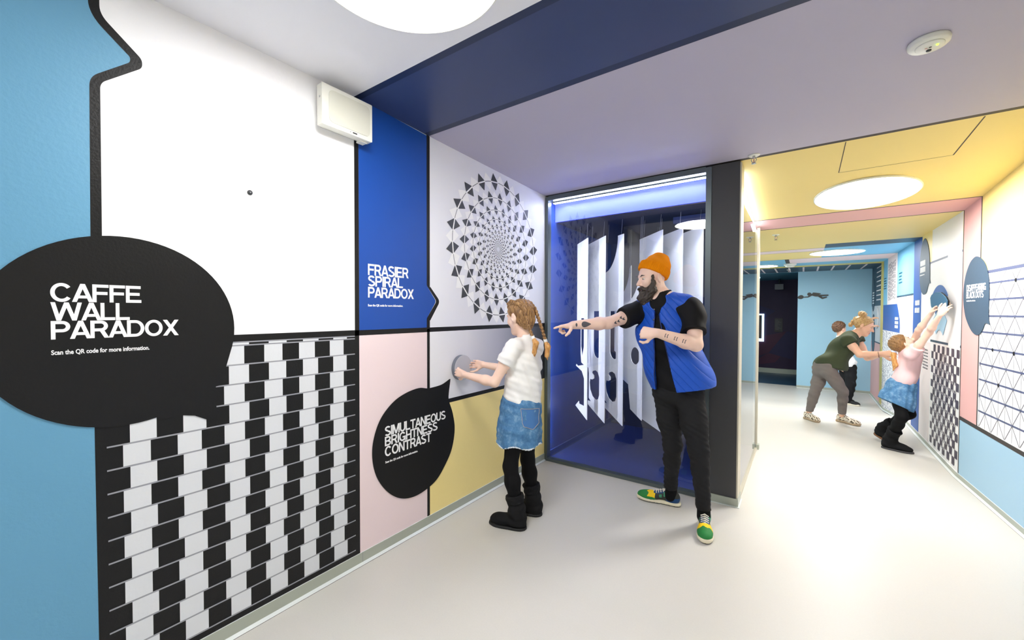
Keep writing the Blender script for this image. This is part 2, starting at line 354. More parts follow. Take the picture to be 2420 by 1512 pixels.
# ---- right wall
def RW(u, v, w=0.0): return (xr(u)-w, u, v)
b = MB()
def rw(pts, m, layer=1): b.poly([RW(u, v, .0006*layer) for u, v in pts], m)
def rr(y0, y1, z0, z1, m, layer=1): rw([(y0,z0),(y1,z0),(y1,z1),(y0,z1)], m, layer)
Z0 = -.2; ZR = 2.6
b.poly([(xr(YB),YB,-.01),(xr(YB),YB,2.66),(xr(5.2),5.2,2.66),(xr(5.2),5.2,-.01)], M['white_paint'])
b.poly([(1.125,5.2,Z0),(1.125,5.2,2.66),(1.125,YF,2.66),(1.125,YF,Z0)], M['white_paint'])
rr(YB,4.82,1.76,2.66,M['yellow_paint']); rr(YB,4.83,1.757,1.78,M['grid_line'],2)
rr(4.82,5.16,.53,2.5,M['salmon']); rr(4.812,4.828,.52,2.5,M['line_dark'],2); rr(5.155,5.17,0,2.5,M['line_dark'],2)
rw([(YB,-.01),(5.155,-.01),(5.155,.53),(YB,.42)], M['pale_blue'])
rw([(YB,.415),(5.16,.524),(5.16,.556),(YB,.445)], M['line_dark'], 3)
rr(5.17,6.7,1.99,2.5,M['yellow_paint']); rr(5.17,6.4,1.985,2.005,M['grid_line'],2)
rr(6.18,6.67,Z0,1.13,M['pale_pink']); rr(5.17,6.2,1.145,1.168,M['slate'],2)
rr(6.66,7.08,Z0,2.5,M['deep_blue']); rr(7.08,8.19,1.70,2.5,M['light_blue']); rr(7.08,8.19,1.675,1.70,M['slate'],2); rr(7.08,8.19,Z0,1.67,M['pale_pink'])
rr(8.19,9.03,1.585,2.5,M['pale_pink']); rr(9.03,9.42,1.58,2.5,M['light_blue'])
rw([(9.42,1.585),(8.15,1.585),(8.06,1.5),(7.93,1.36),(7.9,1.24),(7.92,1.165),(9.42,1.165)], M['deep_blue'], 2)
rr(7.95,9.42,Z0,1.16,M['squiggle'],2); rr(9.42,9.70,Z0,2.5,M['yellow_trim'],3)
rr(9.7,YF,1.585,2.5,M['slate']); rr(9.7,YF,.91,1.585,M['cell_white']); rr(9.7,YF,Z0,.9,M['salmon']); rr(9.7,10.4,.895,.92,M['slate'],2)
for i in range(8): rr(9.72,10.25,2.28-i*.085,2.30-i*.085,M['pale_pink'],2)
struct(b.build('wall_right'))
baseboard('baseboard_right', [(xr(y),y,fz(y)) for y in (YB, 4.0, 5.2, 7.4, 8.3, 9.2, YF)], .05, (-1,0,0))

# ---- far wall with the doorway to the dark room, the hall side walls, wall behind
DX0, DX1, DZ = -1.45, -.095, 2.225
b = MB()
b.poly([(DX1,YF,-.2),(1.2,YF,-.2),(1.2,YF,2.4),(DX1,YF,2.4)], M['far_blue']); b.poly([(XFAR,YF,-.2),(DX0,YF,-.2),(DX0,YF,2.4),(XFAR,YF,2.4)], M['far_blue'])
b.poly([(DX0,YF,2.336),(DX1,YF,2.336),(DX1,YF,2.4),(DX0,YF,2.4)], M['far_blue'])
b.box((DX1,YF+.001,-.2),(DX1+.02,YF+.25,2.336),M['far_blue'])
struct(b.build('wall_far'))
baseboard('baseboard_far', [(1.125,YF,-.185),(DX1,YF,-.185)], .06, (0,-1,0))
b = MB()
b.poly([(-3.4,13.2,-.2),(1.2,13.2,-.2),(1.2,13.2,2.34),(-3.4,13.2,2.34)], M['purple_wall'])
for pts, m in (([(-1.55,.05),(-.75,.35),(-.35,.95),(-1.1,.75)],'purple_poly'),([(-1.3,-.05),(-.6,.1),(-.3,.5),(-.8,.32)],'purple_poly'),([(-.75,.35),(-.2,.2),(-.12,.9),(-.35,.95)],'purple_poly_blue'),([(-1.7,.0),(-1.2,.05),(-1.5,.6)],'purple_poly_blue'),([(-1.05,1.15),(-.6,1.5),(-1.2,1.75)],'purple_poly_blue')):
    NP_ = globals().get('NP_', 0)+1; b.poly([(x,13.199-NP_*.002,z) for x, z in pts], M[m])
b.poly([(-3.4,YF+.25,-.184),(1.2,YF+.25,-.184),(1.2,13.2,-.184),(-3.4,13.2,-.184)], M['far_floor'])
b.poly([(-3.4,YF+.02,2.336),(1.2,YF+.02,2.336),(1.2,13.2,2.336),(-3.4,13.2,2.336)], M['teal_ceiling'])
b.poly([(1.2,YF,-.2),(1.2,13.2,-.2),(1.2,13.2,2.34),(1.2,YF,2.34)], M['purple_wall']); b.poly([(-3.4,YF+.1,-.2),(-3.4,13.2,-.2),(-3.4,13.2,2.34),(-3.4,YF+.1,2.34)], M['purple_wall'])
struct(b.build('wall_dark_room')); 
bb = MB(); bb.box((-3.4,13.15,-.184),(1.2,13.198,-.06),M['base_metal']); struct(bb.build('baseboard_dark_room'))
b = MB()
b.poly([(XL-.3,YB,-.01),(2.2,YB,-.01),(2.2,YB,2.66),(XL-.3,YB,2.66)], M['white_paint']); struct(b.build('wall_back'))
b = MB(); b.poly([(XFAR,5.2,-.2),(XFAR,YF,-.2),(XFAR,YF,2.4),(XFAR,5.2,2.4)], M['far_blue']); b.poly([(XFAR,5.2,-.01),(-.46,5.2,-.01),(-.46,5.2,2.4),(XFAR,5.2,2.4)], M['far_blue']); struct(b.build('wall_hall'))
# ------------------------------------------------------------------ ceiling fixtures
def ceiling_lamp(x, y, r, label, m='lamp', group=None):
    z = cz(y); sl = (cz(y+.1)-cz(y-.1))/.2; ax = Vector((0, sl, -1)).normalized()
    t = tag(empty('ceiling_light', (x, y, z)), label, 'ceiling light', group)
    b = MB(); b.lathe((x,y,z), ax, [(r+.014,0),(r+.014,.010),(r+.006,.014),(r,.010),(r,.002)], M['plastic_white'], 64); b.build('frame', t, False)
    b = MB(); b.lathe((x,y,z), ax, [(r-.001,.001),(r-.001,.008)], M[m], 64); b.build('diffuser', t)
    return t
ceiling_lamp(-1.125, .94, .335, 'large round light panel in the white ceiling above the checker wall')
ceiling_lamp(.402, 4.42, .325, 'round light panel in the yellow ceiling in front of the pink band', 'lamp_far')
ceiling_lamp(.39, 7.62, .31, 'round light panel in the far ceiling over the yellow and blue border', 'lamp_far')
ceiling_lamp(-.60, 9.15, .2, 'small round light at the end of the far blue ceiling beside the glass post', 'lamp_far')
ceiling_lamp(-2.4, 7.6, .31, 'added round fill light in the far ceiling, unseen behind the glass booth', 'lamp_far')  # unseen lamp, added to brighten the far hall
ceiling_lamp(.35, -1.7, .335, 'added round fill light in the white ceiling, unseen behind the viewer')  # added behind the camera as fill light, never in view
# emergency light
x, y = .42, 2.455; z = cz(y)
t = tag(empty('emergency_light', (x,y,z)), 'white disc emergency light with a green indicator on the lilac ceiling', 'emergency light')
b = MB(); b.lathe((x,y,z),(0,-.03,-1),[(.066,0),(.068,.006),(.066,.018),(.060,.024),(.0,.0255)],M['plastic_white'],48); b.build('housing', t, True)
b = MB(); b.lathe((x+.003,y-.003,z-.0248),(0,-.03,-1),[(.046,0),(.046,.003),(.043,.005),(0,.005)],M['plastic_white'],40); b.build('cover', t, True)
b = MB(); b.lathe((x+.004,y+.02,z-.031),(0,0,-1),[(.009,0),(.008,.004),(0,.005)],M['dark_metal'],20); b.build('lens', t, True)
b = MB(); b.lathe((x+.024,y-.014,z-.031),(0,0,-1),[(.004,0),(.003,.003),(0,.004)],M['green_led'],12); b.build('indicator', t, True)
b = MB(); b.box((x-.012,y-.004,z-.033),(x-.004,y-.001,z-.031),M['salmon']); b.box((x+.0,y-.008,z-.033),(x+.008,y-.005,z-.031),M['dark_metal']); b.build('switch', t)
def sprinkler(x, y, label, s=1.0, plate=True):
    z = cz(y)
    t = tag(empty('fire_sprinkler', (x,y,z)), label, 'sprinkler')
    b = MB()
    b.lathe((x,y,z),(0,0,-1),[(.038*s,0),(.038*s,.003),(.03*s,.008),(.024*s,.006)],M['plastic_white'],28); b.build('escutcheon', t, True)
    b = MB(); b.lathe((x,y,z-.004),(0,0,-1),[(.009*s,0),(.009*s,.016*s),(.006*s,.02*s)],M['steel'],14)
    for sg in (-1,1): b.tube([(x+sg*.008*s,y,z-.018*s),(x+sg*.016*s,y,z-.03*s),(x+sg*.012*s,y,z-.046*s),(x,y,z-.056*s)],.003*s,M['steel'],6)
    b.build('sprinkler_frame', t, True)
    b = MB(); b.tube([(x,y,z-.02*s),(x,y,z-.05*s)],.0035*s,M['salmon'],8); b.build('bulb', t, True)
    b = MB(); b.lathe((x,y,z-.056*s),(0,0,-1),[(.004*s,0),(.016*s,.002),(.016*s,.004),(0,.005)],M['steel'],16); b.build('deflector', t)
    return t
sprinkler(-.30, 3.40, 'metal fire sprinkler with white ring on the lilac ceiling edge by the grey column')
sprinkler(-.262, 5.55, 'small fire sprinkler on the yellow ceiling just past the pink band', 1.0)
sprinkler(-.25, 10.2, 'tiny fire sprinkler on the dark dashed ceiling band above the doorway', 1.0)
x, y = -.2, 8.98; z = cz(y)
t = tag(empty('smoke_detector', (x,y,z)), 'white smoke detector on the far ceiling beside the black stripe', 'smoke detector')
b = MB(); b.lathe((x,y,z),(0,0,-1),[(.10,0),(.10,.02),(.085,.03)],M['plastic_white'],32); b.build('base', t, True)
b = MB(); b.lathe((x,y,z-.029),(0,0,-1),[(.075,0),(.07,.025),(.04,.035),(0,.036)],M['plastic_grille'],32); b.build('sensor_head', t, True)

# ------------------------------------------------------------------ things on the left wall
# white box loudspeaker high on the wall
t = tag(empty('wall_speaker', (XL,1.275,2.5)), 'white box speaker high on the wall beneath the ceiling edge', 'speaker')
b = MB(); b.box((XL,1.165,2.405),(XL+.035,1.39,2.59),M['plastic_white']); b.build('mounting_box', t)
def RR(u, v, w=0.0): return (XL+.035+w, u, v)
o = shape_obj('cabinet', [rounded([(1.128,2.392),(1.42,2.392),(1.42,2.597),(1.128,2.597)], .006)], M['plastic_white'], RR, .045, t)
o = shape_obj('grille', [rounded([(1.165,2.415),(1.405,2.415),(1.405,2.578),(1.165,2.578)], .03)], M['plastic_grille'], lambda u,v,w=0: (XL+.0795+w,u,v), .003, t)
b = MB(); b.lathe((XL+.06,1.129,2.53),(0,-1,0),[(.006,0),(.005,.003),(0,.003)],M['steel'],14); b.build('screw', t)
b = MB(); b.box((XL+.0795,1.30,2.402),(XL+.0812,1.325,2.408),M['dark_metal']); b.box((XL+.0795,1.285,2.403),(XL+.0812,1.288,2.406),M['dark_metal']); b.build('badge', t)
b = MB(); b.box((XL+.02,1.36,2.384),(XL+.06,1.4,2.393),M['plastic_white']); b.build('cable_clip', t)
# round dark knob on the white field
t = tag(empty('wall_stud', (XL,.829,1.988)), 'small round grey stud in the middle of the white wall field', 'wall stud')
b = MB(); b.lathe((XL+.001,.829,1.988),(1,0,0),[(.011,0),(.011,.003),(.009,.006),(.0,.007)],M['dark_metal'],24); b.build('rim', t, True)
b = MB(); b.lathe((XL+.0075,.829,1.988),(1,0,0),[(.004,0),(.003,.002),(0,.003)],M['steel'],12); b.build('pin', t, True)
def flatframe(off): return lambda u, v, w=0.0: (XL+off+w, u, v)
# checker mural
mb = MB(); f0 = .0022
zl = [1.3125]+[1.298-.0857*k for k in range(15)]
colsA = [.3925,.4715,.555,.636,.719,.799,.883,.965,1.045,1.126,1.208,1.288]
colsB = [.412,.490,.574,.653,.738,.818,.903,.982,1.064,1.143,1.227,1.306]
for i in range(len(zl)-1):
    z1, z0 = zl[i]-.003, zl[i+1]+.003
    if z1 < .07: break
    cs = colsB if i % 2 == 0 else colsA
    if i == 0: cs = [c+.02 for c in colsA]
    z0 = max(z0, .069)
    for k in range(0, len(cs)-1, 2):
        mb.poly([(XL+f0,cs[k],z0),(XL+f0,cs[k+1],z0),(XL+f0,cs[k+1],z1),(XL+f0,cs[k],z1)], M['cell_white'])
for z in zl:
    if z > .07: mb.poly([(XL+f0+.0003,.349,z-.003),(XL+f0+.0003,1.357,z-.003),(XL+f0+.0003,1.357,z+.003),(XL+f0+.0003,.349,z+.003)], M['line_grey'])
tag(mb.build('checker_mural'), 'black and white shifted brick checker mural with thin grey lines low on the left wall', 'mural')
# big speech bubble
c0 = (.405,1.375); pts = [(c0[0]+.355*math.cos(a), c0[1]+.349*math.sin(a)) for a in np.linspace(-.30, 2*PI-1.33, 70)]
pts += [(.503,1.026),(.574,1.027),(.612,1.018),(.655,.992),(.69,.992),(.688,1.128),(.70,1.13),(.722,1.19)]
big = tag(shape_obj('speech_bubble', [pts], M['black_paint'], flatframe(.003), .0015), 'large black round speech bubble with white title CAFFE WALL PARADOX', 'sign')
FR = flatframe(.0046)
for s, u1, v0, v1 in (('CAFFE',.450,1.481,1.544),('WALL',.4165,1.417,1.479),('PARADOX',.562,1.354,1.416)): title_obj('lettering', s, M['lettering_white'], FR, .219, u1, v0, v1, big)
text_obj('lettering', 'Scan the QR code for more information.', M['lettering_white'], FR, .219, .471, 1.299, 1.318, big, .001, .025)
# blue panel
blue = tag(shape_obj('title_panel', [rounded([(1.3865,1.345),(1.8965,1.345),(1.8965,1.406),(1.982,1.522),(1.8965,1.626),(1.8965,2.618),(1.3865,2.648)],[0,0,.01,.02,.01,0,0])], M['royal_blue'], flatframe(.0008), .0012), 'tall royal blue panel with white title FRASIER SPIRAL PARADOX', 'sign')
FR = flatframe(.002)
for s, u1, v0, v1 in (('FRASIER',1.742,1.662,1.727),('SPIRAL',1.697,1.598,1.66),('PARADOX',1.784,1.532,1.594)): title_obj('lettering', s, M['lettering_white'], FR, 1.444, u1, v0, v1, blue)
text_obj('lettering', 'Scan the QR code for more information.', M['lettering_white'], FR, 1.443, 1.697, 1.478, 1.494, blue, .001, .03)
# spiral mural
mb = MB(); cy0, cz0 = 2.682, 1.965
R = .54; n = 20; k = 0; f1 = .0018
def diamond(rad, ang, hr, ht, m, off):
    u, v = math.cos(ang), math.sin(ang); sk = .25
    P = [(rad+hr, sk*ht), (rad, ht), (rad-hr, -sk*ht), (rad, -ht)]
    mb.poly([(XL+off, cy0+u*p-v*q, cz0+v*p+u*q) for p, q in P], m)
def arc(r, w, off, m):
    N = 72
    for i in range(N):
        a0, a1 = 2*PI*i/N, 2*PI*(i+1)/N
        mb.poly([(XL+off, cy0+math.cos(a)*q, cz0+math.sin(a)*q) for a, q in ((a0,r-w),(a0,r+w),(a1,r+w),(a1,r-w))], m)
while R > .018:
    h = R*.125
    for i in range(n):
        a = 2*PI*(i+.5*(k % 2))/n+.10
        diamond(R, a+PI/n, h*.98, R*.105, M['spiral_pale'], f1)
    for i in range(n):
        a = 2*PI*(i+.5*(k % 2))/n+.10
        diamond(R, a, h*1.0, R*.085, M['spiral_dark'], f1+.0006)
    if R > .1:
        arc(R, .0014+.002*R, f1+.0003, M['spiral_line'])
        for i in range(n):                                        # pale slash through each dark diamond
            a = 2*PI*(i+.5*(k % 2))/n+.10; w = .004*R/.5+.001
            q0, q1 = a-.085*1.02, a+.085*1.02
            mb.poly([(XL+f1+.0012, cy0+math.cos(q)*(R+s*w), cz0+math.sin(q)*(R+s*w)) for q, s in ((q0,-1),(q0,1),(q1,1),(q1,-1))], M['spiral_pale'])
    R *= .765; k += 1
tag(mb.build('spiral_mural'), 'large round mural of grey diamonds in rings spiralling to the centre on the white wall', 'mural')
# grey gradient print, and the disc on it
gp = shape_obj('gradient_panel', [[(1.9245,.8325),(3.25,.8325),(3.25,.806),(3.455,.806),(3.455,1.3145),(1.9245,1.3145)]], M['gradient'], flatframe(.0016), .0006)
tag(gp, 'low wall panel fading from white to black behind the girl with the grey disc', 'panel')
dc = (2.222,1.043)
t = tag(empty('disc', (XL,dc[0],dc[1])), 'round flat grey disc held against the fading wall panel by the girl', 'disc')
b = MB(); b.lathe((XL+.004,dc[0],dc[1]),(1,0,0),[(.092,0),(.092,.028),(.091,.03)],M['disc_edge'],64); b.build('rim', t, False)
b = MB(); b.lathe((XL+.034,dc[0],dc[1]),(1,0,0),[(.0915,0),(.0915,.002),(.0905,.0028)],M['disc_grey'],64); b.build('face', t)
# second speech bubble
pts = spline2([(1.826,.95),(1.90,.937),(1.965,.937),(2.03,.943),(2.075,.957),(2.114,.972),(2.117,.955),(2.104,.88),(2.103,.822),(2.143,.72),(2.163,.6),(2.135,.47),(2.071,.375),(1.98,.29),(1.86,.252),(1.75,.252),(1.65,.29),(1.56,.37),(1.493,.48),(1.467,.6),(1.48,.71),(1.53,.815),(1.62,.895),(1.72,.935)], 6)
sb = tag(shape_obj('speech_bubble', [pts], M['black_flat'], flatframe(.003), .0015), 'black speech bubble with white title SIMULTANEOUS BRIGHTNESS CONTRAST', 'sign')
FR = flatframe(.0046)
for s, u1, v0, v1 in (('SIMULTANEOUS',2.068,.697,.756),('BRIGHTNESS',1.99,.637,.694),('CONTRAST',1.931,.573,.634)): title_obj('lettering', s, M['lettering_white'], FR, 1.555, u1, v0, v1, sb)
text_obj('lettering', 'Scan the QR code for more information.', M['lettering_white'], FR, 1.558, 1.813, .530, .546, sb, .001, .03)

# ------------------------------------------------------------------ right wall things
def rframe(off): return lambda u, v, w=0.0: (xr(-u)-off-w, -u, v)          # u runs towards the viewer's right
def rbubble(name, pts, label, m='bubble_blue'): return tag(shape_obj(name, [[(-u, v) for u, v in pts]], M[m], rframe(.003), .002), label, 'sign')
pts = spline2([(4.88,1.91),(4.79,1.88),(4.715,1.82),(4.665,1.72),(4.65,1.6),(4.655,1.48),(4.645,1.40),(4.632,1.365),(4.665,1.372),(4.71,1.368),(4.75,1.32),(4.80,1.285),(4.86,1.275),(4.94,1.30),(5.02,1.36),(5.085,1.44),(5.125,1.56),(5.125,1.66),(5.09,1.77),(5.02,1.86),(4.95,1.9)], 6)
rb = rbubble('speech_bubble', pts, 'dark blue tall speech bubble with white title DISAPPEARING BLACK DOTS')
FR = rframe(.0052)
for s, u1, v0, v1 in (('DISAPPEARING',-4.70,1.632,1.688),('BLACK DOTS',-4.74,1.574,1.629)): title_obj('lettering', s, M['lettering_white'], FR, -5.06, u1, v0, v1, rb)
text_obj('lettering', 'Scan the QR code for more information.', M['lettering_white'], FR, -5.055, -4.885, 1.546, 1.56, rb, .001, .04)
pts = spline2([(6.53,2.30),(6.42,2.25),(6.33,2.14),(6.285,2.0),(6.27,1.88),(6.26,1.81),(6.235,1.775),(6.30,1.775),(6.35,1.735),(6.40,1.685),(6.48,1.665),(6.58,1.67),(6.68,1.73),(6.74,1.84),(6.76,2.0),(6.72,2.15),(6.64,2.26)], 6)
rb = rbubble('speech_bubble', pts, 'dark blue speech bubble high on the wall beside the deep blue band')
for u0, u1, v0, v1 in ((-6.71,-6.47,1.995,2.055),(-6.71,-6.46,1.92,1.98)): 
    sb_ = MB(); 
    for i in range(6): sb_.poly([FR(u0+(u1-u0)*(i+a)/6, v, .001) for a, v in ((.06,v0),(.88,v0),(.88,v1),(.06,v1))], M['lettering_white'])
    sb_.build('lettering', rb)
sb_ = MB(); sb_.poly([FR(u, v, .001) for u, v in ((-6.72,1.885),(-6.5,1.885),(-6.5,1.895),(-6.72,1.895))], M['lettering_white']); sb_.build('lettering', rb)
rb = rbubble('speech_bubble', circ(10.55,1.05,.22,32,rv=.38), 'dark oval speech bubble low on the farthest white wall panel', 'slate')
rb = rbubble('speech_bubble', circ(10.62,1.80,.2,32,rv=.32), 'dark oval speech bubble high on the farthest dark wall panel', 'slate')
sb_ = MB(); 
for i in range(5): sb_.poly([rframe(.0055)(u, v) for u, v in ((-10.72,1.83-i*.05),(-10.5,1.83-i*.05),(-10.5,1.855-i*.05),(-10.72,1.855-i*.05))], M['lettering_white'])
sb_.build('lettering', rb)
# triangular grid mural (lines printed on white)
mb = MB(); gy0, gy1, gz0, gz1 = 2.2, 4.80, .555, 1.755
def clipseg(p, q):
    (x0, y0), (x1, y1) = p, q; t0, t1 = 0., 1.
    for d, lo, hi, s in ((x1-x0, gy0, gy1, x0), (y1-y0, gz0, gz1, y0)):
        if abs(d) < 1e-9:
            if s < lo or s > hi: return None
            continue
        a, b_ = (lo-s)/d, (hi-s)/d
        if a > b_: a, b_ = b_, a
        t0, t1 = max(t0, a), min(t1, b_)
    return None if t0 >= t1 else ((x0+(x1-x0)*t0, y0+(y1-y0)*t0), (x0+(x1-x0)*t1, y0+(y1-y0)*t1))
def gseg(p, q, w, m, off):
    c = clipseg(p, q)
    if not c: return
    p, q = Vector(c[0]), Vector(c[1]); n = Vector((-(q-p).y, (q-p).x)).normalized()*w/2
    mb.poly([RW(t.x, t.y, off) for t in (p+n, q+n, q-n, p-n)], m)
dz = .1255; dy = .205
for k in range(-2, 12): gseg((gy0, .551+dz*k), (gy1, .551+dz*k), .013, M['grid_line'], .0014)
for k in range(-14, 30):
    y0 = 4.581+dy/2*0-dy*k
    gseg((y0-8*dy/2*1.0, 1.552-8*dz), (y0+8*dy/2, 1.552+8*dz), .0048, M['grid_line_thin'], .0010)
    gseg((y0+8*dy/2, 1.552-8*dz), (y0-8*dy/2, 1.552+8*dz), .0048, M['grid_line_thin'], .0010)
for k in range(-4, 26):
    y0 = 4.581-dy/2*k; gseg((y0, .5), (y0, 1.8), .0032, M['grid_line_thin'], .0007)
for (y, z) in ((4.274,1.678),(4.582,1.176),(4.274,1.174),(3.86,1.427),(4.48,.925)):
    mb.poly([RW(y+.014*math.cos(a), z+.014*math.sin(a), .0018) for a in np.linspace(0, 2*PI, 13)[:-1]], M['black_flat'])
tag(mb.build('grid_mural'), 'white wall mural crossed by grey triangular grid lines above the light blue field', 'mural')
# checker mural with raised square corners
mb = MB(); cw = .079; ch = .0745
for i in range(16):
    for j in range(12):
        y0, z1 = 5.185+j*cw+.0, 1.125-i*ch
        z0 = z1-ch
        if z0 < .01: continue
        if (i+j) % 2 == 0: mb.poly([RW(y, z, .003) for y, z in ((y0,z0),(y0+cw,z0),(y0+cw,z1),(y0,z1))], M['check_dark'])
        d = math.hypot((j-5.5)/5.2, (i-7)/6.2)
        if d < 1:
            s = .013; yy, zz = y0+.012, z1-.012
            mb.poly([RW(y, z, .0038) for y, z in ((yy-s*.6,zz-s),(yy+s*.6,zz-s),(yy+s*.6,zz+s),(yy-s*.6,zz+s))], M['check_light'] if (i+j) % 2 == 0 else M['check_dark'])
            yy = y0+cw-.014
            mb.poly([RW(y, z, .0038) for y, z in ((yy-s*.6,zz-s),(yy+s*.6,zz-s),(yy+s*.6,zz+s),(yy-s*.6,zz+s))], M['check_light'] if (i+j) % 2 == 0 else M['check_dark'])
mb.poly([RW(y, z, .0018) for y, z in ((5.17,.0),(6.18,.0),(6.18,1.145),(5.17,1.145))], M['check_light'])
tag(mb.build('checker_mural'), 'small-squared bulging checker mural below the fan shapes on the right wall', 'mural')
# fan shapes: one printed on the wall, one loose board held up
def arcpts(c, r, a0, a1, n=14): return [(c[0]+r*math.cos(a), c[1]+r*math.sin(a)) for a in np.linspace(a0, a1, n)]
def fan(cu, cv, ro, ri, sp, dv=0):
    return arcpts((cu,cv),ro,PI/2+sp,PI/2-sp)+arcpts((cu,cv+.0),ri,PI/2-sp,PI/2+sp)
o = shape_obj('fan_shape', [fan(-5.87,1.29,.445,.20,.72)], M['fan_dark'], rframe(.003), .002); tag(o, 'dark blue fan shape fixed flat on the wall behind the lifted board', 'fan shape')
o = shape_obj('fan_shape', [fan(-5.84,1.08,.39,.20,.70)], M['fan_pale'], rframe(.003), .002); tag(o, 'pale blue fan shape fixed flat on the wall below the lifted board', 'fan shape')
t = tag(empty('fan_board', (1.09,5.87,1.5)), 'loose blue fan-shaped board lifted in both hands by the girl in pink', 'board')
BX = 1.062
bo_ = [(5.87,1.605),(5.827,1.633),(5.725,1.65),(5.626,1.655),(5.515,1.647),(5.423,1.625),(5.333,1.596),(5.273,1.562),(5.284,1.515),(5.307,1.459),(5.381,1.479),(5.457,1.499),(5.535,1.51),(5.631,1.512),(5.713,1.505),(5.78,1.495),(5.835,1.523)]
bo_ = [(-y, z) for y, z in bo_]
shape_obj('face', [bo_], M['fan_board'], lambda u,v,w=0: (BX-w,-u,v), .006, t)
cxb, czb = sum(q[0] for q in bo_)/len(bo_), sum(q[1] for q in bo_)/len(bo_)
shape_obj('edge', [[(cxb+(q[0]-cxb)*1.006, czb+(q[1]-czb)*1.006) for q in bo_]], M['black_flat'], lambda u,v,w=0: (BX+.010-w,-u,v), .0099, t)
# small printed notes
def scribble(name, u0, u1, v0, v1, n, label, m='text_grey', vert=False, wd=.5):
    mb = MB(); rnd = random.Random(n); F = rframe(.003)
    if vert:
        mb.poly([rframe(.0012)(a, c) for a, c in ((u0-.02,v0-.02),(u1+.02,v0-.02),(u1+.02,v1+.02),(u0-.02,v1+.02))], M['pale_pink'])
        for i in range(n):
            u = u0+(u1-u0)*(i+.5)/n; v = v1-rnd.random()*.03
            while v > v0+.02:
                l = min(.02+rnd.random()*.05, v-v0); w = (u1-u0)/n*wd*.5
                mb.poly([F(a, c) for a, c in ((u-w,v-l),(u+w*.7,v-l+.006),(u+w,v),(u-w*.6,v-.004))], M[m]); v -= l+.012
    else:
        for i in range(n):
            v = v1-(v1-v0)*(i+.5)/n; u = u0+rnd.random()*.02; ue = u1-rnd.random()*.12*(u1-u0)
            while u < ue-.01:
                l = min(.015+rnd.random()*.05, ue-u); w = (v1-v0)/n*wd*.5
                mb.poly([F(a, c) for a, c in ((u,v-w),(u+l,v-w*.8),(u+l,v+w),(u,v+w*.7))], M[m]); u += l+.014
    return tag(mb.build(name), label, 'text panel')
scribble('text_panel', -6.52, -6.27, .82, 1.06, 7, 'small grey printed paragraph on the pale panel right of the pink-shirted girl')
scribble('text_panel', -8.95, -8.3, 1.65, 2.26, 6, 'tall column of scribbled grey lettering on the far pale panel', vert=True)
scribble('text_panel', -8.05, -7.8, 1.86, 2.04, 4, 'teal lettering block on the far light blue panel', m='teal_ceiling')
scribble('text_panel', -9.38, -9.12, 1.84, 2.05, 5, 'teal lettering block on the narrow light blue strip beside the yellow trim', m='teal_ceiling')
scribble('text_panel', -6.98, -6.70, 1.44, 1.62, 2, 'white lettering block on the deep blue band', m='lettering_white', wd=.75)
scribble('text_panel', -8.3, -8.02, 1.22, 1.40, 3, 'white lettering block on the purple-blue far panel', m='lettering_white', wd=.8)
t = tag(empty('held_disc', (1.10,10.1,1.4)), 'pale round board on the far wall under the hands of the child in white', 'disc')
b = MB(); b.lathe((1.122,10.1,1.36),(-1,0,0),[(.2,0),(.2,.012),(.197,.014)],M['cell_white'],40); b.build('face', t)
# ------------------------------------------------------------------ far wall and the dark room
def fframe(y): return lambda u, v, w=0.0: (u, y-w, v)
def limb(p, q, r0, r1, n=8):
    p, q = Vector(p), Vector(q); a = math.atan2((q-p).y, (q-p).x)
    return [(q.x+r1*math.cos(t), q.y+r1*math.sin(t)) for t in np.linspace(a-PI/2, a+PI/2, n)]+[(p.x+r0*math.cos(t), p.y+r0*math.sin(t)) for t in np.linspace(a+PI/2, a+1.5*PI, n)]
def swimmer(dx, sg, label):
    t = tag(empty('flying_figure', (dx, YF, 1.8)), label, 'figure sign'); F0 = fframe(YF-.001); cnt = [0]
    def F(u, v, w=0.0): return F0(u, v, w+(cnt[0]*.0006 if w > 0 else 0))
    P = lambda pts: [(dx+sg*u, 1.85+v) for u, v in pts]
    shape_obj('head', [P(circ(.0,.0,.036,20))], M['figure_grey'], F, .012, t)
    cnt[0] += 1
    shape_obj('torso', [P([(.03,.005),(.08,.025),(.15,.012),(.20,-.03),(.18,-.055),(.10,-.05),(.045,-.03)])], M['figure_grey'], F, .012, t)
    cnt[0] += 1
    for l in (limb((.05,-.01),(-.02,-.058),.016,.012), limb((-.02,-.058),(-.085,-.062),.012,.010)): shape_obj('arm', [P(l)], M['figure_grey'], F, .012, t); cnt[0] += 1
    shape_obj('arm', [P(limb((.07,.02),(.185,.006),.014,.010))], M['figure_grey'], F, .012, t)
    cnt[0] += 1
    shape_obj('leg', [P(limb((.18,-.035),(.315,-.028),.018,.013))], M['figure_grey'], F, .012, t)
    cnt[0] += 1
    for l in (limb((.17,-.045),(.225,-.09),.019,.016), limb((.225,-.09),(.29,-.068),.016,.012)): shape_obj('leg', [P(l)], M['figure_grey'], F, .012, t); cnt[0] += 1
swimmer(.108, 1, 'dark flat flying human figure reaching left on the far blue wall')
t = tag(empty('ball_sign', (-.04,YF,1.79)), 'dark flat round ball shape at the doorway edge of the far blue wall', 'ball sign')
shape_obj('ball', [spline2([(-.092,1.80),(-.05,1.832),(-.01,1.828),(.015,1.795),(.03,1.79),(.014,1.785),(.0,1.765),(-.04,1.748),(-.092,1.765)],5)], M['figure_grey'], fframe(YF-.001), .012, t)
b = MB(); b.tube([(.02,YF-.008,1.79),(.025,YF-.008,1.79)],.002,M['figure_grey'],6); b.build('string', t)
t = tag(empty('lightbox_picture', (-.98,13.19,1.2)), 'glowing white framed picture in the dark purple room', 'picture')
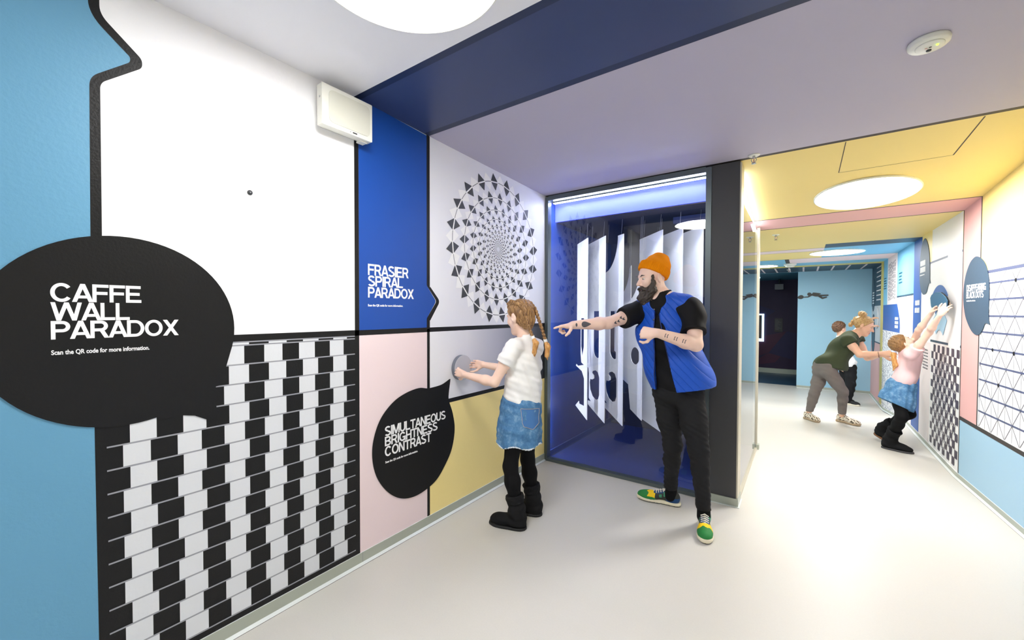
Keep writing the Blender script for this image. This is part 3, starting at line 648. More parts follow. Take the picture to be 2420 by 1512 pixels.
b = MB(); b.box((-1.75,13.15,.66),(-.865,13.197,1.42),M['lightbox_frame']); b.build('frame', t)
b = MB(); b.box((-1.71,13.14,.74),(-.915,13.149,1.385),M['picture']); b.build('image', t)
t = tag(empty('wall_plaque', (-.45,13.19,1.1)), 'narrow black text plaque on the dark purple wall', 'plaque')
b = MB(); b.box((-.62,13.18,.93),(-.44,13.198,1.30),M['plaque']); b.build('board', t)
b = MB()
for i in range(9): b.box((-.605,13.177,1.25-i*.032),(-.605+.06+.09*((i*7) % 5)/5,13.179,1.257-i*.032),M['text_grey'])
b.build('lettering', t)
t = tag(empty('projector', (-.52,12.9,2.15)), 'small pale box projector under the teal ceiling of the dark room', 'projector')
b = MB(); b.box((-.61,12.75,2.06),(-.42,12.95,2.2),M['text_grey']); b.build('case', t)
b = MB(); b.tube([(-.515,12.85,2.2),(-.515,12.85,2.336)],.02,M['dark_metal']); b.build('bracket', t)
t = tag(empty('round_lamp', (-1.05,12.0,2.33)), 'dim flat round lamp on the teal ceiling of the dark room', 'ceiling light')
b = MB(); b.lathe((-1.05,11.9,2.334),(0,0,-1),[(.17,0),(.17,.02)],M['lamp_dim'],32); b.build('diffuser', t)

# ------------------------------------------------------------------ glass booth
YG = 3.46
BX1, CX0, CX1 = -.584, -.578, -.39; YS0, YS1 = 3.60, 5.03
t = tag(empty('glass_booth', (-1.3,YG,0)), 'grey-framed glass showcase booth filled with hanging white cut plates', 'showcase')
b = MB(); zt = 2.56
b.box((XL+.001,YG-.03,0),(XL+.035,YG+.03,zt),M['frame_grey']); b.build('frame_post', t)
b = MB(); b.box((BX1-.035,YG-.03,0),(BX1+.005,YG+.03,zt),M['frame_grey']); b.build('frame_post', t)
b = MB(); b.box((XL+.035,YG-.03,zt-.035),(BX1-.035,YG+.03,zt+.008),M['frame_grey']); b.build('frame_rail', t)
b = MB(); b.box((XL+.035,YG-.03,0),(BX1-.035,YG+.03,.028),M['frame_grey']); b.build('frame_rail', t)
b = MB(); b.poly([(XL+.035,YG,.028),(BX1-.035,YG,.028),(BX1-.035,YG,zt-.035),(XL+.035,YG,zt-.035)],M['glass_front']); b.build('front_pane', t)
b = MB(); b.box((CX0,YG-.02,.06),(CX1,YS0-.02,zt+.008),M['column_grey']); b.build('column', t)
b = MB(); b.box((CX1-.001,YG-.012,.06),(CX1+.010,YS0,zt),M['trim_beige']); b.build('corner_trim', t)
b = MB(); b.box((CX0,YG-.03,0),(CX1+.016,YS0,.06),M['base_metal']); b.box((CX0,YG-.042,0),(CX1+.026,YS0,.005),M['cove_white']); b.build('column_base', t)
zs = cz(YS1)
b = MB(); b.poly([(CX1,YS0,.02),(CX1,YS1,.02),(CX1,YS1,cz(YS1)-.004),(CX1,YS0,cz(YS0)-.004)],M['glass_side']); b.build('side_pane', t)
b = MB(); b.box((CX1-.03,YS1,0),(CX1+.012,YS1+.04,cz(YS1+.04)-.003),M['trim_beige']); b.build('end_post', t)
b = MB(); b.box((CX1-.012,YS0,0),(CX1+.012,YS1,.02),M['trim_beige']); b.build('bottom_rail', t)
b = MB(); b.box((CX1+.002,YS1-.01,0),(CX1+.03,YS1+.06,.05),M['base_metal']); b.build('post_shoe', t)
# interior lining
b = MB(); e = .004
b.poly([(XL+e,YG+.03,0),(XL+e,5.1,0),(XL+e,5.1,2.56),(XL+e,YG+.03,2.56)],M['booth_blue']); b.build('inner_wall', t)
b = MB(); b.poly([(XL,5.1,0),(CX1-.012,5.1,0),(CX1-.012,5.1,2.4),(XL,5.1,2.4)],M['booth_dark']); b.build('inner_wall', t)
b = MB(); b.poly([(XL,YG+.03,.006),(CX1-.012,YG+.03,.006),(CX1-.012,5.1,.006),(XL,5.1,.006)],M['booth_navy']); b.build('inner_floor', t)
b = MB(); b.box((XL+e,YG+.04,.006),(XL+.016,5.1,.07),M['booth_navy']); b.build('inner_skirting', t)
b = MB(); b.poly([(XL,3.66,2.352),(CX1-.02,3.66,2.352),(CX1-.02,5.1,2.332),(XL,5.1,2.332)],M['booth_dark']); b.build('inner_ceiling', t)
b = MB(); b.box((XL+e,3.625,2.355),(CX1-.02,3.655,2.535),M['header_blue']); b.build('header', t)
b = MB(); b.box((XL+.04,3.505,2.515),(BX1-.04,3.535,2.53),M['frame_grey']); b.build('light_rail', t)
b = MB(); b.box((XL+.05,3.508,2.509),(BX1-.05,3.532,2.514),M['led']); b.build('light_strip', t)
b = MB(); b.box((XL+.006,YG+.033,.10),(XL+.024,YG+.037,2.5),M['led_vert']); b.build('light_strip', t)
b = MB(); b.box((BX1-.034,YG+.034,.10),(BX1-.022,YG+.040,2.5),M['led_side']); b.build('light_strip', t)
b = MB(); b.prism([(CX1-.05,YS0+.02,cz(YS0)-.02),(CX1-.05,YS1-.03,cz(YS1)-.03),(CX1-.05,YS1-.03,cz(YS1)-.02),(CX1-.05,YS0+.02,cz(YS0)-.008)],(.03,0,0),M['frame_grey']); b.build('light_rail', t)
b = MB(); b.prism([(CX1-.048,YS0+.03,cz(YS0)-.05),(CX1-.048,YS1-.04,cz(YS1)-.055),(CX1-.048,YS1-.04,cz(YS1)-.031),(CX1-.048,YS0+.03,cz(YS0)-.022)],(.026,0,0),M['led_side']); b.build('light_strip', t)
b = MB(); b.box((-1.0,4.0,2.28),(-.62,4.05,2.34),M['booth_navy']); b.tube([(-.62,4.02,2.31),(-.58,4.02,2.27),(-.57,4.02,2.2)],.025,M['booth_navy']); b.build('rail_fitting', t)
# hanging plates
PD = Vector((-.776,.63,0)); PN = Vector((.63,.776,0))
def plate_profile(kind, L, H):
    u = lambda a: a*L
    v = lambda a: a*H
    if kind == 'letter':                                             # slot, waist with serifs, stem and arrow foot
        out = [(0,v(1)),(u(1),v(.985)),(u(1),v(.53)),(u(.62),v(.53)),(u(.62),v(.36))]
        out += [(u(.55),v(.31)),(u(.30),v(.30)),(u(.30),v(.30)),(u(.9),v(.285)),(u(1.05),v(.292)),(u(1.08),v(.283)),(u(.5),v(.262)),(u(.28),v(.225)),(u(.27),v(.07)),(u(.75),v(.07)),(u(.78),v(.085)),(u(1.12),v(.05)),(0,v(0))]
        holes = [[(u(.32),v(.56)),(u(.60),v(.56)),(u(.60),v(.40)),(u(.46),v(.345)),(u(.32),v(.40))]]
        return [out]+holes
    slot = [(u(.34),v(.60)),(u(.66),v(.60)),(u(.66),v(.40))]+[(u(.58)+u(.24)*math.cos(a)-u(.16)+u(.0),v(.385)+v(.045)*math.sin(a)) for a in np.linspace(0,-PI/2,7)]+[(u(.34),v(.345))]
    cnt = [(u(.30),v(.14)),(u(.36),v(.115)),(u(.52),v(.105)),(u(.72),v(.118)),(u(.86),v(.15)),(u(.90),v(.19)),(u(.86),v(.212)),(u(.74),v(.212)),(u(.62),v(.222)),(u(.62),v(.238)),(u(.74),v(.25)),(u(.70),v(.262)),(u(.52),v(.27)),(u(.38),v(.262)),(u(.30),v(.235))]
    foot = [(u(1),v(.30)),(u(1.12),v(.292)),(u(1.12),v(.284)),(u(.98),v(.272)),(u(.94),v(.24)),(u(.94),v(.10)),(u(.80),v(.085)),(u(1.0),v(.082)),(u(1.0),v(.06)),(0,v(0))]
    if kind == 'bowl': return [[(0,v(1)),(u(1),v(.985))]+foot, slot, cnt]
    if kind == 'round':
        arc_ = [(u(1)-u(.72)*math.cos(a), v(1.0)-v(.185)*math.sin(a)) for a in np.linspace(.12,PI/2,14)]
        return [[(0,v(1)),(u(.28),v(1))]+arc_+foot, slot, cnt]
    if kind == 'short':
        arc_ = [(u(1)-u(.9)*math.cos(a), v(.93)-v(.22)*math.sin(a)) for a in np.linspace(.0,PI/2,12)]
        out = [(0,v(.95))]+[(u(.1),v(.93))]+arc_+[(u(1),v(.30)),(u(.62),v(.27)),(u(.5),v(.1)),(0,v(.06))]
        return [out, [(u(.3+.2*math.cos(a)),v(.42+.05*math.sin(a))) for a in np.linspace(0,2*PI,20)[:-1]]]
    return [[(0,v(1)),(u(1),v(.985)),(u(1),v(.03)),(0,v(0))]]
def plate(near, L, H, zb, kind, label):
    near = Vector(near)
    F = lambda u, v, w=0.0: tuple(near+PD*u+PN*w+Vector((0,0,zb+v)))
    t = tag(empty('hanging_plate', near+Vector((0,0,zb))), label, 'hanging plate', None)
    shape_obj('plate', plate_profile(kind, L, H), M['plate_white'], F, .006, t)
    for a in (.12, .82):
        if kind == 'short' and a > .5: a = .05
        p = near+PD*(L*a)+PN*.003; zt_ = zb+H*(.985 if a > .5 else .998)*(.945 if kind == 'short' else 1)
        b = MB(); b.tube([p+Vector((0,0,zt_-.01)), p+Vector((.01,0,2.335-zt_+zt_))], .0011, M['wire'], 5); b.build('wire', t)
ZB, HP = .37, 1.82
plate((-1.748,3.752,0), .245, HP, ZB, 'letter', 'leftmost hanging white plate with arrow foot, next to the blue booth wall')
plate((-1.562,3.748,0), .36, HP-.0, ZB-.0, 'bowl', 'second hanging white plate from the left with round bowl cut-out')
plate((-1.385,3.755,0), .37, HP, ZB, 'round', 'third hanging white plate from the left with its top corner curved away')
plate((-1.205,3.76,0), .38, HP*.90, ZB-.02, 'short', 'fourth hanging white plate, shortened with a swooping top, left of the orange beanie')
plate((-1.03,3.765,0), .36, HP, ZB, 'plain', 'tall hanging white plate just behind the orange beanie')
plate((-.862,3.775,0), .38, HP, ZB, 'plain', 'tall hanging white plate above the shoulder of the pointing person')
plate((-.70,3.785,0), .38, HP, ZB, 'plain', 'tall hanging white plate nearest the grey column of the booth')
plate((-1.50,4.30,0), .34, HP*.8, ZB+.2, 'short', 'shorter hanging white plate in the back row, left of the others there')
plate((-1.22,4.34,0), .34, HP*.78, ZB+.2, 'short', 'shorter hanging white plate in the back row, right behind the swooping-top plate')
# ------------------------------------------------------------------ people: bodies grown as one smooth surface from a signed distance field
V = lambda *a: np.array(a, float)
def nv(a): a = np.array(a, float); return a/np.linalg.norm(a)
def A(px, py, D): return np.array(at(px, py, D))
def smin(a, b, k):
    h = np.clip(.5+.5*(b-a)/k, 0, 1); return b*(1-h)+a*h-k*h*(1-h)
class SDF:
    def __init__(s, res=.006): s.res = res; s.P = []; s.G = []; s.disp = None
    def cone(s, a, b, ra, rb, k=.015, cuts=(), sub=False):
        a, b = np.array(a, float), np.array(b, float)
        s.P.append(('c', (a, b, ra, rb), k, cuts, sub, np.minimum(a-ra, b-rb), np.maximum(a+ra, b+rb))); return s
    def chain(s, pts, rs, k=.015, cuts=(), sub=False):
        for i in range(len(pts)-1): s.cone(pts[i], pts[i+1], rs[i], rs[i+1], k, cuts, sub)
        return s
    def ell(s, c, r, ax=None, k=.015, cuts=(), sub=False):
        c, r = np.array(c, float), np.array(r, float); ax = np.eye(3) if ax is None else np.array(ax, float)
        e = np.sqrt(((ax*r[:, None])**2).sum(0)); s.P.append(('e', (c, r, ax), k, cuts, sub, c-e, c+e)); return s
    def cut(s, p, n): s.G.append((np.array(p, float), nv(n))); return s
    def field(s):
        adds = [p for p in s.P if not p[4]]
        lo = np.min([p[5] for p in adds], 0)-4*s.res-.012; hi = np.max([p[6] for p in adds], 0)+4*s.res+.012
        n = np.ceil((hi-lo)/s.res).astype(int)+1; F = np.full(n, .5, np.float32)
        ax = [lo[i]+np.arange(n[i])*s.res for i in range(3)]
        for (ty, g, k, cuts, sub, l, h) in s.P:
            m = k+3*s.res+.012
            i0 = np.clip(np.floor((l-m-lo)/s.res).astype(int), 0, n-1); i1 = np.clip(np.ceil((h+m-lo)/s.res).astype(int)+1, 1, n)
            if (i1 <= i0).any(): continue
            X, Y, Z = np.meshgrid(*[ax[i][i0[i]:i1[i]] for i in range(3)], indexing='ij')
            if ty == 'c':
                a, b, ra, rb = g; ba = b-a; L = max(float(ba@ba), 1e-9)
                t = np.clip(((X-a[0])*ba[0]+(Y-a[1])*ba[1]+(Z-a[2])*ba[2])/L, 0, 1)
                d = np.sqrt((X-a[0]-t*ba[0])**2+(Y-a[1]-t*ba[1])**2+(Z-a[2]-t*ba[2])**2)-(ra+(rb-ra)*t)
            else:
                c, r, R = g; x, y, z = X-c[0], Y-c[1], Z-c[2]
                q = [(x*R[i, 0]+y*R[i, 1]+z*R[i, 2]) for i in range(3)]
                k0 = np.sqrt(sum((q[i]/r[i])**2 for i in range(3))); k1 = np.sqrt(sum((q[i]/r[i]**2)**2 for i in range(3)))+1e-9
                d = k0*(k0-1)/k1
            for cu in cuts: 
                if callable(cu): d = np.maximum(d, cu(X, Y, Z))
                else: p, nn = cu; d = np.maximum(d, (X-p[0])*nn[0]+(Y-p[1])*nn[1]+(Z-p[2])*nn[2])
            sl = tuple(slice(i0[i], i1[i]) for i in range(3))
            F[sl] = (-smin(-F[sl], d, k) if sub else smin(F[sl], d, k))
        if s.disp is not None or s.G:
            X, Y, Z = np.meshgrid(*ax, indexing='ij')
            if s.disp is not None: F = F+s.disp(X, Y, Z)
            for g in s.G:
                if callable(g): F = np.maximum(F, g(X, Y, Z))
                else: p, nn = g; F = np.maximum(F, (X-p[0])*nn[0]+(Y-p[1])*nn[1]+(Z-p[2])*nn[2])
        return F, lo
    def verts(s):
        F, lo = s.field(); I = F < 0; nx, ny, nz = F.shape
        cnt = np.zeros((nx-1, ny-1, nz-1), np.int8); co = [(i, j, k) for i in (0, 1) for j in (0, 1) for k in (0, 1)]
        for i, j, k in co: cnt += I[i:nx-1+i, j:ny-1+j, k:nz-1+k]
        mix = (cnt > 0) & (cnt < 8); c = np.argwhere(mix); idx = np.full(mix.shape, -1, np.int64); idx[mix] = np.arange(len(c))
        acc = np.zeros((len(c), 3)); num = np.zeros(len(c))
        for (i, j, k) in co:
            for axd in range(3):
                if (i, j, k)[axd]: continue
                e = [i, j, k]; e[axd] = 1
                f0 = F[c[:, 0]+i, c[:, 1]+j, c[:, 2]+k]; f1 = F[c[:, 0]+e[0], c[:, 1]+e[1], c[:, 2]+e[2]]
                m = (f0 < 0) != (f1 < 0); t = np.where(m, f0/np.where(m, f0-f1, 1), 0)
                p = np.stack([np.full(len(c), float(v)) for v in (i, j, k)], 1); p[:, axd] += t
                acc[m] += p[m]; num[m] += 1
        vv = lo+(c+acc/np.maximum(num, 1)[:, None])*s.res; fs = []
        def quads(axd):
            o = [a for a in range(3) if a != axd]
            s0 = [slice(None)]*3; s1 = [slice(None)]*3; s0[axd] = slice(0, -1); s1[axd] = slice(1, None)
            a_, b_ = I[tuple(s0)], I[tuple(s1)]; ch = np.argwhere(a_ != b_)
            ok = (ch[:, o[0]] > 0) & (ch[:, o[1]] > 0) & (ch[:, o[0]] < F.shape[o[0]]-1) & (ch[:, o[1]] < F.shape[o[1]]-1); ch = ch[ok]
            sg = a_[ch[:, 0], ch[:, 1], ch[:, 2]]; q = []
            for (u, w) in ((-1, -1), (0, -1), (0, 0), (-1, 0)):
                d = ch.copy(); d[:, o[0]] += u; d[:, o[1]] += w; q.append(idx[d[:, 0], d[:, 1], d[:, 2]])
            q = np.stack(q, 1); flip = sg if axd != 1 else ~sg
            q[~flip] = q[~flip][:, ::-1]; return q[(q >= 0).all(1)]
        fs = np.concatenate([quads(0), quads(1), quads(2)])
        return vv, fs
    def build(s, name, mats, parent=None, pick=None, base=None):
        v, f = s.verts(); fm = None
        mats = mats if isinstance(mats, (list, tuple)) else [mats]
        if pick is not None: fm = pick(v[f].mean(1)).astype(int)
        b0 = np.zeros(3) if base is None else np.array(base, float)
        me = bpy.data.meshes.new(name); v2 = (v-b0).astype(np.float32)
        me.vertices.add(len(v2)); me.vertices.foreach_set('co', v2.ravel())
        me.loops.add(len(f)*4); me.loops.foreach_set('vertex_index', f.ravel().astype(np.int32))
        me.polygons.add(len(f)); me.polygons.foreach_set('loop_start', np.arange(0, len(f)*4, 4, dtype=np.int32)); me.polygons.foreach_set('loop_total', np.full(len(f), 4, np.int32))
        for m in mats: me.materials.append(m)
        if fm is not None: me.polygons.foreach_set('material_index', fm.astype(np.int32))
        me.polygons.foreach_set('use_smooth', np.ones(len(f), bool)); me.update(calc_edges=True); me.validate()
        o = bpy.data.objects.new(name, me); COL.objects.link(o)
        if base is not None: o.location = b0
        if parent is not None: attach(o, parent)
        return o
def basis(f, u):
    f = nv(f); u = np.array(u, float); u = nv(u-f*(u@f)); return f, np.cross(u, f), u       # forward, left, up
def rot(v, ax, a):
    ax = nv(ax); return v*math.cos(a)+np.cross(ax, v)*math.sin(a)+ax*(ax@v)*(1-math.cos(a))
def add_head(S, c, f, u, sc=1.0, beard=False, nose=1.0):
    f, l, u = basis(f, u); c = np.array(c, float); ax = np.array([f, l, u])
    P = lambda a, b, d: c+(f*a+l*b+u*d)*sc
    S.ell(P(-.012,0,.035), V(.098,.077,.088)*sc, ax, .02)
    S.ell(P(.032,0,-.03), V(.062,.060,.085)*sc, ax, .03)
    for sg in (1,-1):
        S.cone(P(.0,.054*sg,-.045), P(.062,.018*sg,-.098), .020*sc, .018*sc, .025)
        S.ell(P(.066,.036*sg,-.022), V(.024,.024,.022)*sc, ax, .02)
    S.cone(P(.068,-.008,-.100), P(.068,.008,-.100), .022*sc, .022*sc, .02)
    for sg in (1,-1): S.cone(P(.089,.012*sg,.030), P(.074,.046*sg,.026), .0085*sc, .008*sc, .012)
    for sg in (1,-1): S.ell(P(.096,.033*sg,.006), V(.012,.015,.010)*sc, ax, .010, sub=True)
    S.cone(P(.090,0,.014), P(.112*nose+.003,0,-.026), .0075*sc, .0125*sc, .010)
    for sg in (1,-1): S.cone(P(.098,.012*sg,-.033), P(.094,.013*sg,-.034), .0075*sc, .0075*sc, .006)
    S.ell(P(.088,0,-.060), V(.012,.024,.0065)*sc, ax, .006); S.ell(P(.086,0,-.074), V(.012,.020,.0075)*sc, ax, .006)
    S.ell(P(.099,0,-.0667), V(.009,.02,.0022)*sc, ax, .003, sub=True)
    for sg in (1,-1):
        S.ell(P(-.012,.082*sg,-.004), V(.023,.0095,.034)*sc, np.array([nv(f*.9+l*.45*sg+u*.15), nv(l*sg*.9-f*.45), u]), .006)
        S.ell(P(-.006,.0935*sg,.0), V(.011,.006,.019)*sc, np.array([f, l, u]), .004, sub=True)
        S.ell(P(-.012,.0775*sg,-.036), V(.009,.006,.011)*sc, ax, .005)
    return P, (f, l, u)
def face_parts(P, fr, sc, body, skin2, hair, iris=(70,60,50), brow=True):
    f, l, u = fr
    eyeM, irM = PM('eye_white',(215,208,200),.3), PM('eye_iris_%d' % iris[0],iris,.2)
    for sg in (1,-1):
        s = SDF(.0022*max(sc,.9)); s.ell(P(.080,.033*sg,.006), V(.0112,.0125,.0060)*sc, np.array([f,l,u]), .002)
        cpt = P(.0912,.033*sg,.006)
        s.build('eye', [eyeM, irM], body, pick=lambda c: (np.linalg.norm(c-cpt, axis=1) < .0072*sc).astype(int))
        if brow:
            s = SDF(.0025); s.chain([P(.093,.016*sg,.026),P(.091,.032*sg,.033),P(.076,.050*sg,.028)], [.0035*sc,.004*sc,.0025*sc], .004); s.build('eyebrow', hair, body)
    s = SDF(.0025); s.ell(P(.0925,0,-.0605), V(.0085,.021,.0055)*sc, np.array([f,l,u]), .003); s.ell(P(.0905,0,-.0735), V(.0085,.018,.0065)*sc, np.array([f,l,u]), .003); s.build('lips', skin2, body)
def add_hand(S, w, d, n, sc=1.0, side=1, curls=None, thumb=(.75,.35,.2), spread=.10, k=.004):
    """w wrist, d pointing direction, n direction the palm faces, side +1/-1 puts the thumb at +-(d x n)"""
    d = nv(d); n = np.array(n, float); n = nv(n-d*(n@d)); t = np.cross(d, n)*side; w = np.array(w, float)
    curls = curls or [(.35,.4,.3)]*4
    W = [(.030,.088), (.010,.092), (-.011,.088), (-.030,.078)]; Ls = [.072,.080,.074,.058]
    for i, (o, h) in enumerate(W):
        S.cone(w+(d*.012+t*o*.55)*sc, w+(d*h+t*o)*sc, .0145*sc, .0115*sc, .014*sc)
    S.ell(w+(d*.045+t*.026+n*.008)*sc, V(.030,.016,.015)*sc, np.array([d,t,n]), .012*sc)
    tips = []
    for i, (o, h) in enumerate(W):
        p = w+(d*h+t*o)*sc; dd = nv(d+t*spread*(1.5-i)*.7); axn = np.cross(dd, n); r = (.0092 if i < 3 else .008)*sc
        for j, fr in enumerate((.45,.30,.25)):
            dd = rot(dd, axn, curls[i][j]); q = p+dd*Ls[i]*fr*sc; S.cone(p, q, r, r*.92, k); p, r = q, r*.92
        tips.append(p)
    p = w+(d*.030+t*.030+n*.006)*sc; dd = nv(d*thumb[0]+t*.75+n*thumb[1]); axn = np.cross(dd, n); r = .0115*sc
    for L in (.042,.034,.028):
        q = p+dd*L*sc; S.cone(p, q, r, r*.9, .007*sc); p, r = q, r*.9; dd = nv(rot(dd, np.cross(dd, nv(d+n*.6)), thumb[2]))
    return tips
def add_arm(S, sh, el, wr, sc=1.0, cuts=()):
    m = el+(wr-el)*.28
    S.chain([sh, sh+(el-sh)*.45, el, m, wr], [.056*sc,.050*sc,.040*sc,.043*sc,.028*sc], .02, cuts)
def folds(amp, freq, seed=0, vec=None):
    r = np.random.RandomState(seed); ks = [(r.normal(size=3)*freq, r.rand()*6.3) for _ in range(4)]
    if vec is not None: ks = [(np.array(vec)*freq*(.7+.6*r.rand())+r.normal(size=3)*freq*.35, r.rand()*6.3) for _ in range(4)]
    return lambda X, Y, Z: sum(np.sin(X*k[0]+Y*k[1]+Z*k[2]+p) for k, p in ks)*amp/2
PMAT = {}
def PM(key, rgb, rough=.6, **kw):
    if key not in PMAT: PMAT[key] = mat(key, rgb, rough, **kw)
    return PMAT[key]
def skin_mat(key, rgb):
    if key in PMAT: return PMAT[key]
    m = mat(key, rgb, .5, var=(18,.06)); b = m.node_tree.nodes['Principled BSDF']
    b.inputs['Subsurface Weight'].default_value = .12; b.inputs['Subsurface Radius'].default_value = (.012,.005,.003); b.inputs['Subsurface Scale'].default_value = .6
    PMAT[key] = m; return m
def fabric(key, rgb, rough=.85, scale=900, strength=.15, var=None):
    if key not in PMAT: PMAT[key] = mat(key, rgb, rough, spec=.2, bump=(scale,strength), var=var)
    return PMAT[key]
def denim(key):
    if key in PMAT: return PMAT[key]
    m = mat(key, (92,146,196), .85, spec=.2, bump=(700,.3)); nt = m.node_tree; b = nt.nodes['Principled BSDF']
    tc = nt.nodes.new('ShaderNodeTexCoord'); n = nt.nodes.new('ShaderNodeTexNoise'); n.inputs['Scale'].default_value = 16; n.inputs['Detail'].default_value = 8; n.inputs['Roughness'].default_value = .75
    cr = nt.nodes.new('ShaderNodeValToRGB'); e = cr.color_ramp.elements; e[0].position = .30; e[0].color = lin((60,102,148))+(1,); e[1].position = .76; e[1].color = lin((168,200,224))+(1,)
    x = e.new(.52); x.color = lin((90,138,182))+(1,)
    nt.links.new(tc.outputs['Object'], n.inputs['Vector']); nt.links.new(n.outputs['Fac'], cr.inputs[0]); nt.links.new(cr.outputs[0], b.inputs['Base Color'])
    PMAT[key] = m; return m
def hair_mat(key, c0, c1, scale=60):
    if key in PMAT: return PMAT[key]
    m = mat(key, c0, .45, spec=.4); nt = m.node_tree; b = nt.nodes['Principled BSDF']
    tc = nt.nodes.new('ShaderNodeTexCoord'); mp = nt.nodes.new('ShaderNodeMapping'); mp.inputs['Scale'].default_value = (1,1,.1); n = nt.nodes.new('ShaderNodeTexNoise'); n.inputs['Scale'].default_value = scale*1.8; n.inputs['Detail'].default_value = 5
    cr = nt.nodes.new('ShaderNodeValToRGB'); e = cr.color_ramp.elements; e[0].position = .35; e[0].color = lin(c0)+(1,); e[1].position = .68; e[1].color = lin(c1)+(1,)
    bp = nt.nodes.new('ShaderNodeBump'); bp.inputs['Strength'].default_value = .6; bp.inputs['Distance'].default_value = .006
    nt.links.new(tc.outputs['Object'], mp.inputs[0]); nt.links.new(mp.outputs[0], n.inputs['Vector']); nt.links.new(n.outputs['Fac'], cr.inputs[0]); nt.links.new(cr.outputs[0], b.inputs['Base Color'])
    nt.links.new(n.outputs['Fac'], bp.inputs['Height']); nt.links.new(bp.outputs[0], b.inputs['Normal'])
    PMAT[key] = m; return m
def noise_pick(cell, seed):
    r = np.random.RandomState(seed); ks = [(nv(r.normal(size=3))*2*PI/cell*(.7+.6*r.rand()), r.rand()*6.3) for _ in range(7)]
    return lambda c: sum(np.sin(c@k+p) for k, p in ks)
# footwear ----------------------------------------------------------
def shoe_frame(heel, toe):
    heel, toe = np.array(heel, float), np.array(toe, float); L = np.linalg.norm(toe-heel); f = (toe-heel)/L
    u = nv(V(0,0,1)-f*f[2]); l = np.cross(u, f); return heel, f, l, u, L
def sneaker(heel, toe, body, ank, mats, w=.047, h=.075, pick=None, sole2=None):
    """mats: upper list, sole, laces"""
    o, f, l, u, L = shoe_frame(heel, toe); P = lambda a, b, c: o+f*a*L+l*b+u*c
    s = SDF(.0032); ax = np.array([f,l,u])
    s.ell(P(.17,0,.045), V(.17*L,w*.80,.05), ax, .02); s.ell(P(.72,0,.036), V(.27*L,w,.036), ax, .03); s.cone(P(.20,0,.075), P(.72,0,.035), w*.74, w*.66, .03); s.cone(P(.86,0,.026),P(.90,0,.026), .028,.026,.03)
    s.cone(P(.10,0,.06), P(.16,0,h+.016), w*.70, w*.72, .02)
    s.cut(P(0,0,.020), -u); s.cut(P(.25,0,h+.022), nv(u+f*.10))
    sh = s.build('shoe', mats[0], body, pick=(lambda c: pick(((c-o)@f)/L, (c-o)@l, (c-o)@u)) if pick else None)
    s = SDF(.0045)
    n = 12; prof = [(.03,.030),(.10,.037),(.22,.038),(.38,.037),(.55,.043),(.70,.048),(.82,.045),(.92,.036),(.985,.018)]
    for (a0, w0), (a1, w1) in zip(prof[:-1], prof[1:]):
        for t in np.linspace(0, 1, 3)[:2]:
            a_, w_ = a0+(a1-a0)*t, w0+(w1-w0)*t
            s.ell(P(a_,0,.014+.012*max(0,a_-.8)/.2), V(.055*L*1.3, w_*w/.047+.004, .024), ax, .012)
    s.cut(P(0,0,.0), -u); s.cut(P(.5,0,.026+.004), u-f*.03)
    s.build('sole', mats[1], sh, pick=(lambda c: ((c-o)@u < .0075).astype(int)) if len(mats[1]) > 1 else None)
    if mats[2]:
        for j in range(6):
            a_ = .37+j*.055; hh = h+.031-(a_-.30)*.118
            s = SDF(.003); s.chain([P(a_,-.022,hh-.006),P(a_+.012,0,hh+.006),P(a_,.022,hh-.006)], [.0042]*3, .004); s.build('lace', mats[2], sh)
        s = SDF(.004); s.ell(P(.30,0,h+.040), V(.010,.023,.032), np.array([nv(f*.8+u*.6),l,nv(u*.8-f*.6)]), .006); s.build('tongue', mats[2], sh)
    return sh
def boot(heel, toe, ank, knee, body, m, msole, sc=1.0, top=.17):
    o, f, l, u, L = shoe_frame(heel, toe); P = lambda a, b, c: o+f*a*L+l*b+u*c; ax = np.array([f,l,u]); w = .046*sc
    sd = nv(np.array(knee)-np.array(ank)); tp = np.array(ank)+sd*top
    s = SDF(.005); s.ell(P(.20,0,.05), V(.22*L,w*.92,.055*sc), ax, .02); s.ell(P(.66,0,.036), V(.34*L,w,.040*sc), ax, .03); s.cone(P(.22,0,.07),P(.7,0,.04), w*.85,w*.7,.03)
    s.chain([P(.22,0,.06), np.array(ank)+sd*.02, tp], [.052*sc,.053*sc,.058*sc], .03)
    s.disp = folds(.0028, 90, 3, (0,0,1)); s.cut(P(0,0,.012), -u); s.cut(tp, sd)
    b = s.build('boot', m, body)
    s = SDF(.005)
    for a_ in np.linspace(.06,.95,16): s.ell(P(a_,0,.004), V(.085*L, float(np.interp(a_,[.06,.12,.25,.42,.58,.72,.85,.95],[.024,.036,.040,.041,.045,.046,.040,.022]))*sc+.006, .03), ax, .02)
    s.cut(P(0,0,0), -u); s.cut(P(0,0,.018), u); s.build('sole', msole, b)
    s = SDF(.005); q = tp-sd*.055
    s.cone(q, tp, .060*sc, .063*sc, .01); s.disp = folds(.003, 70, 5); s.cut(tp, sd); s.cut(q, -sd); s.build('cuff', m, b)
    return b
def limb_trousers(S, hip, kn, an, r, k=.03, cuts=()):
    mid = kn+(an-kn)*.32
    S.chain([hip, hip+(kn-hip)*.5, kn, mid, an], r, k, cuts)
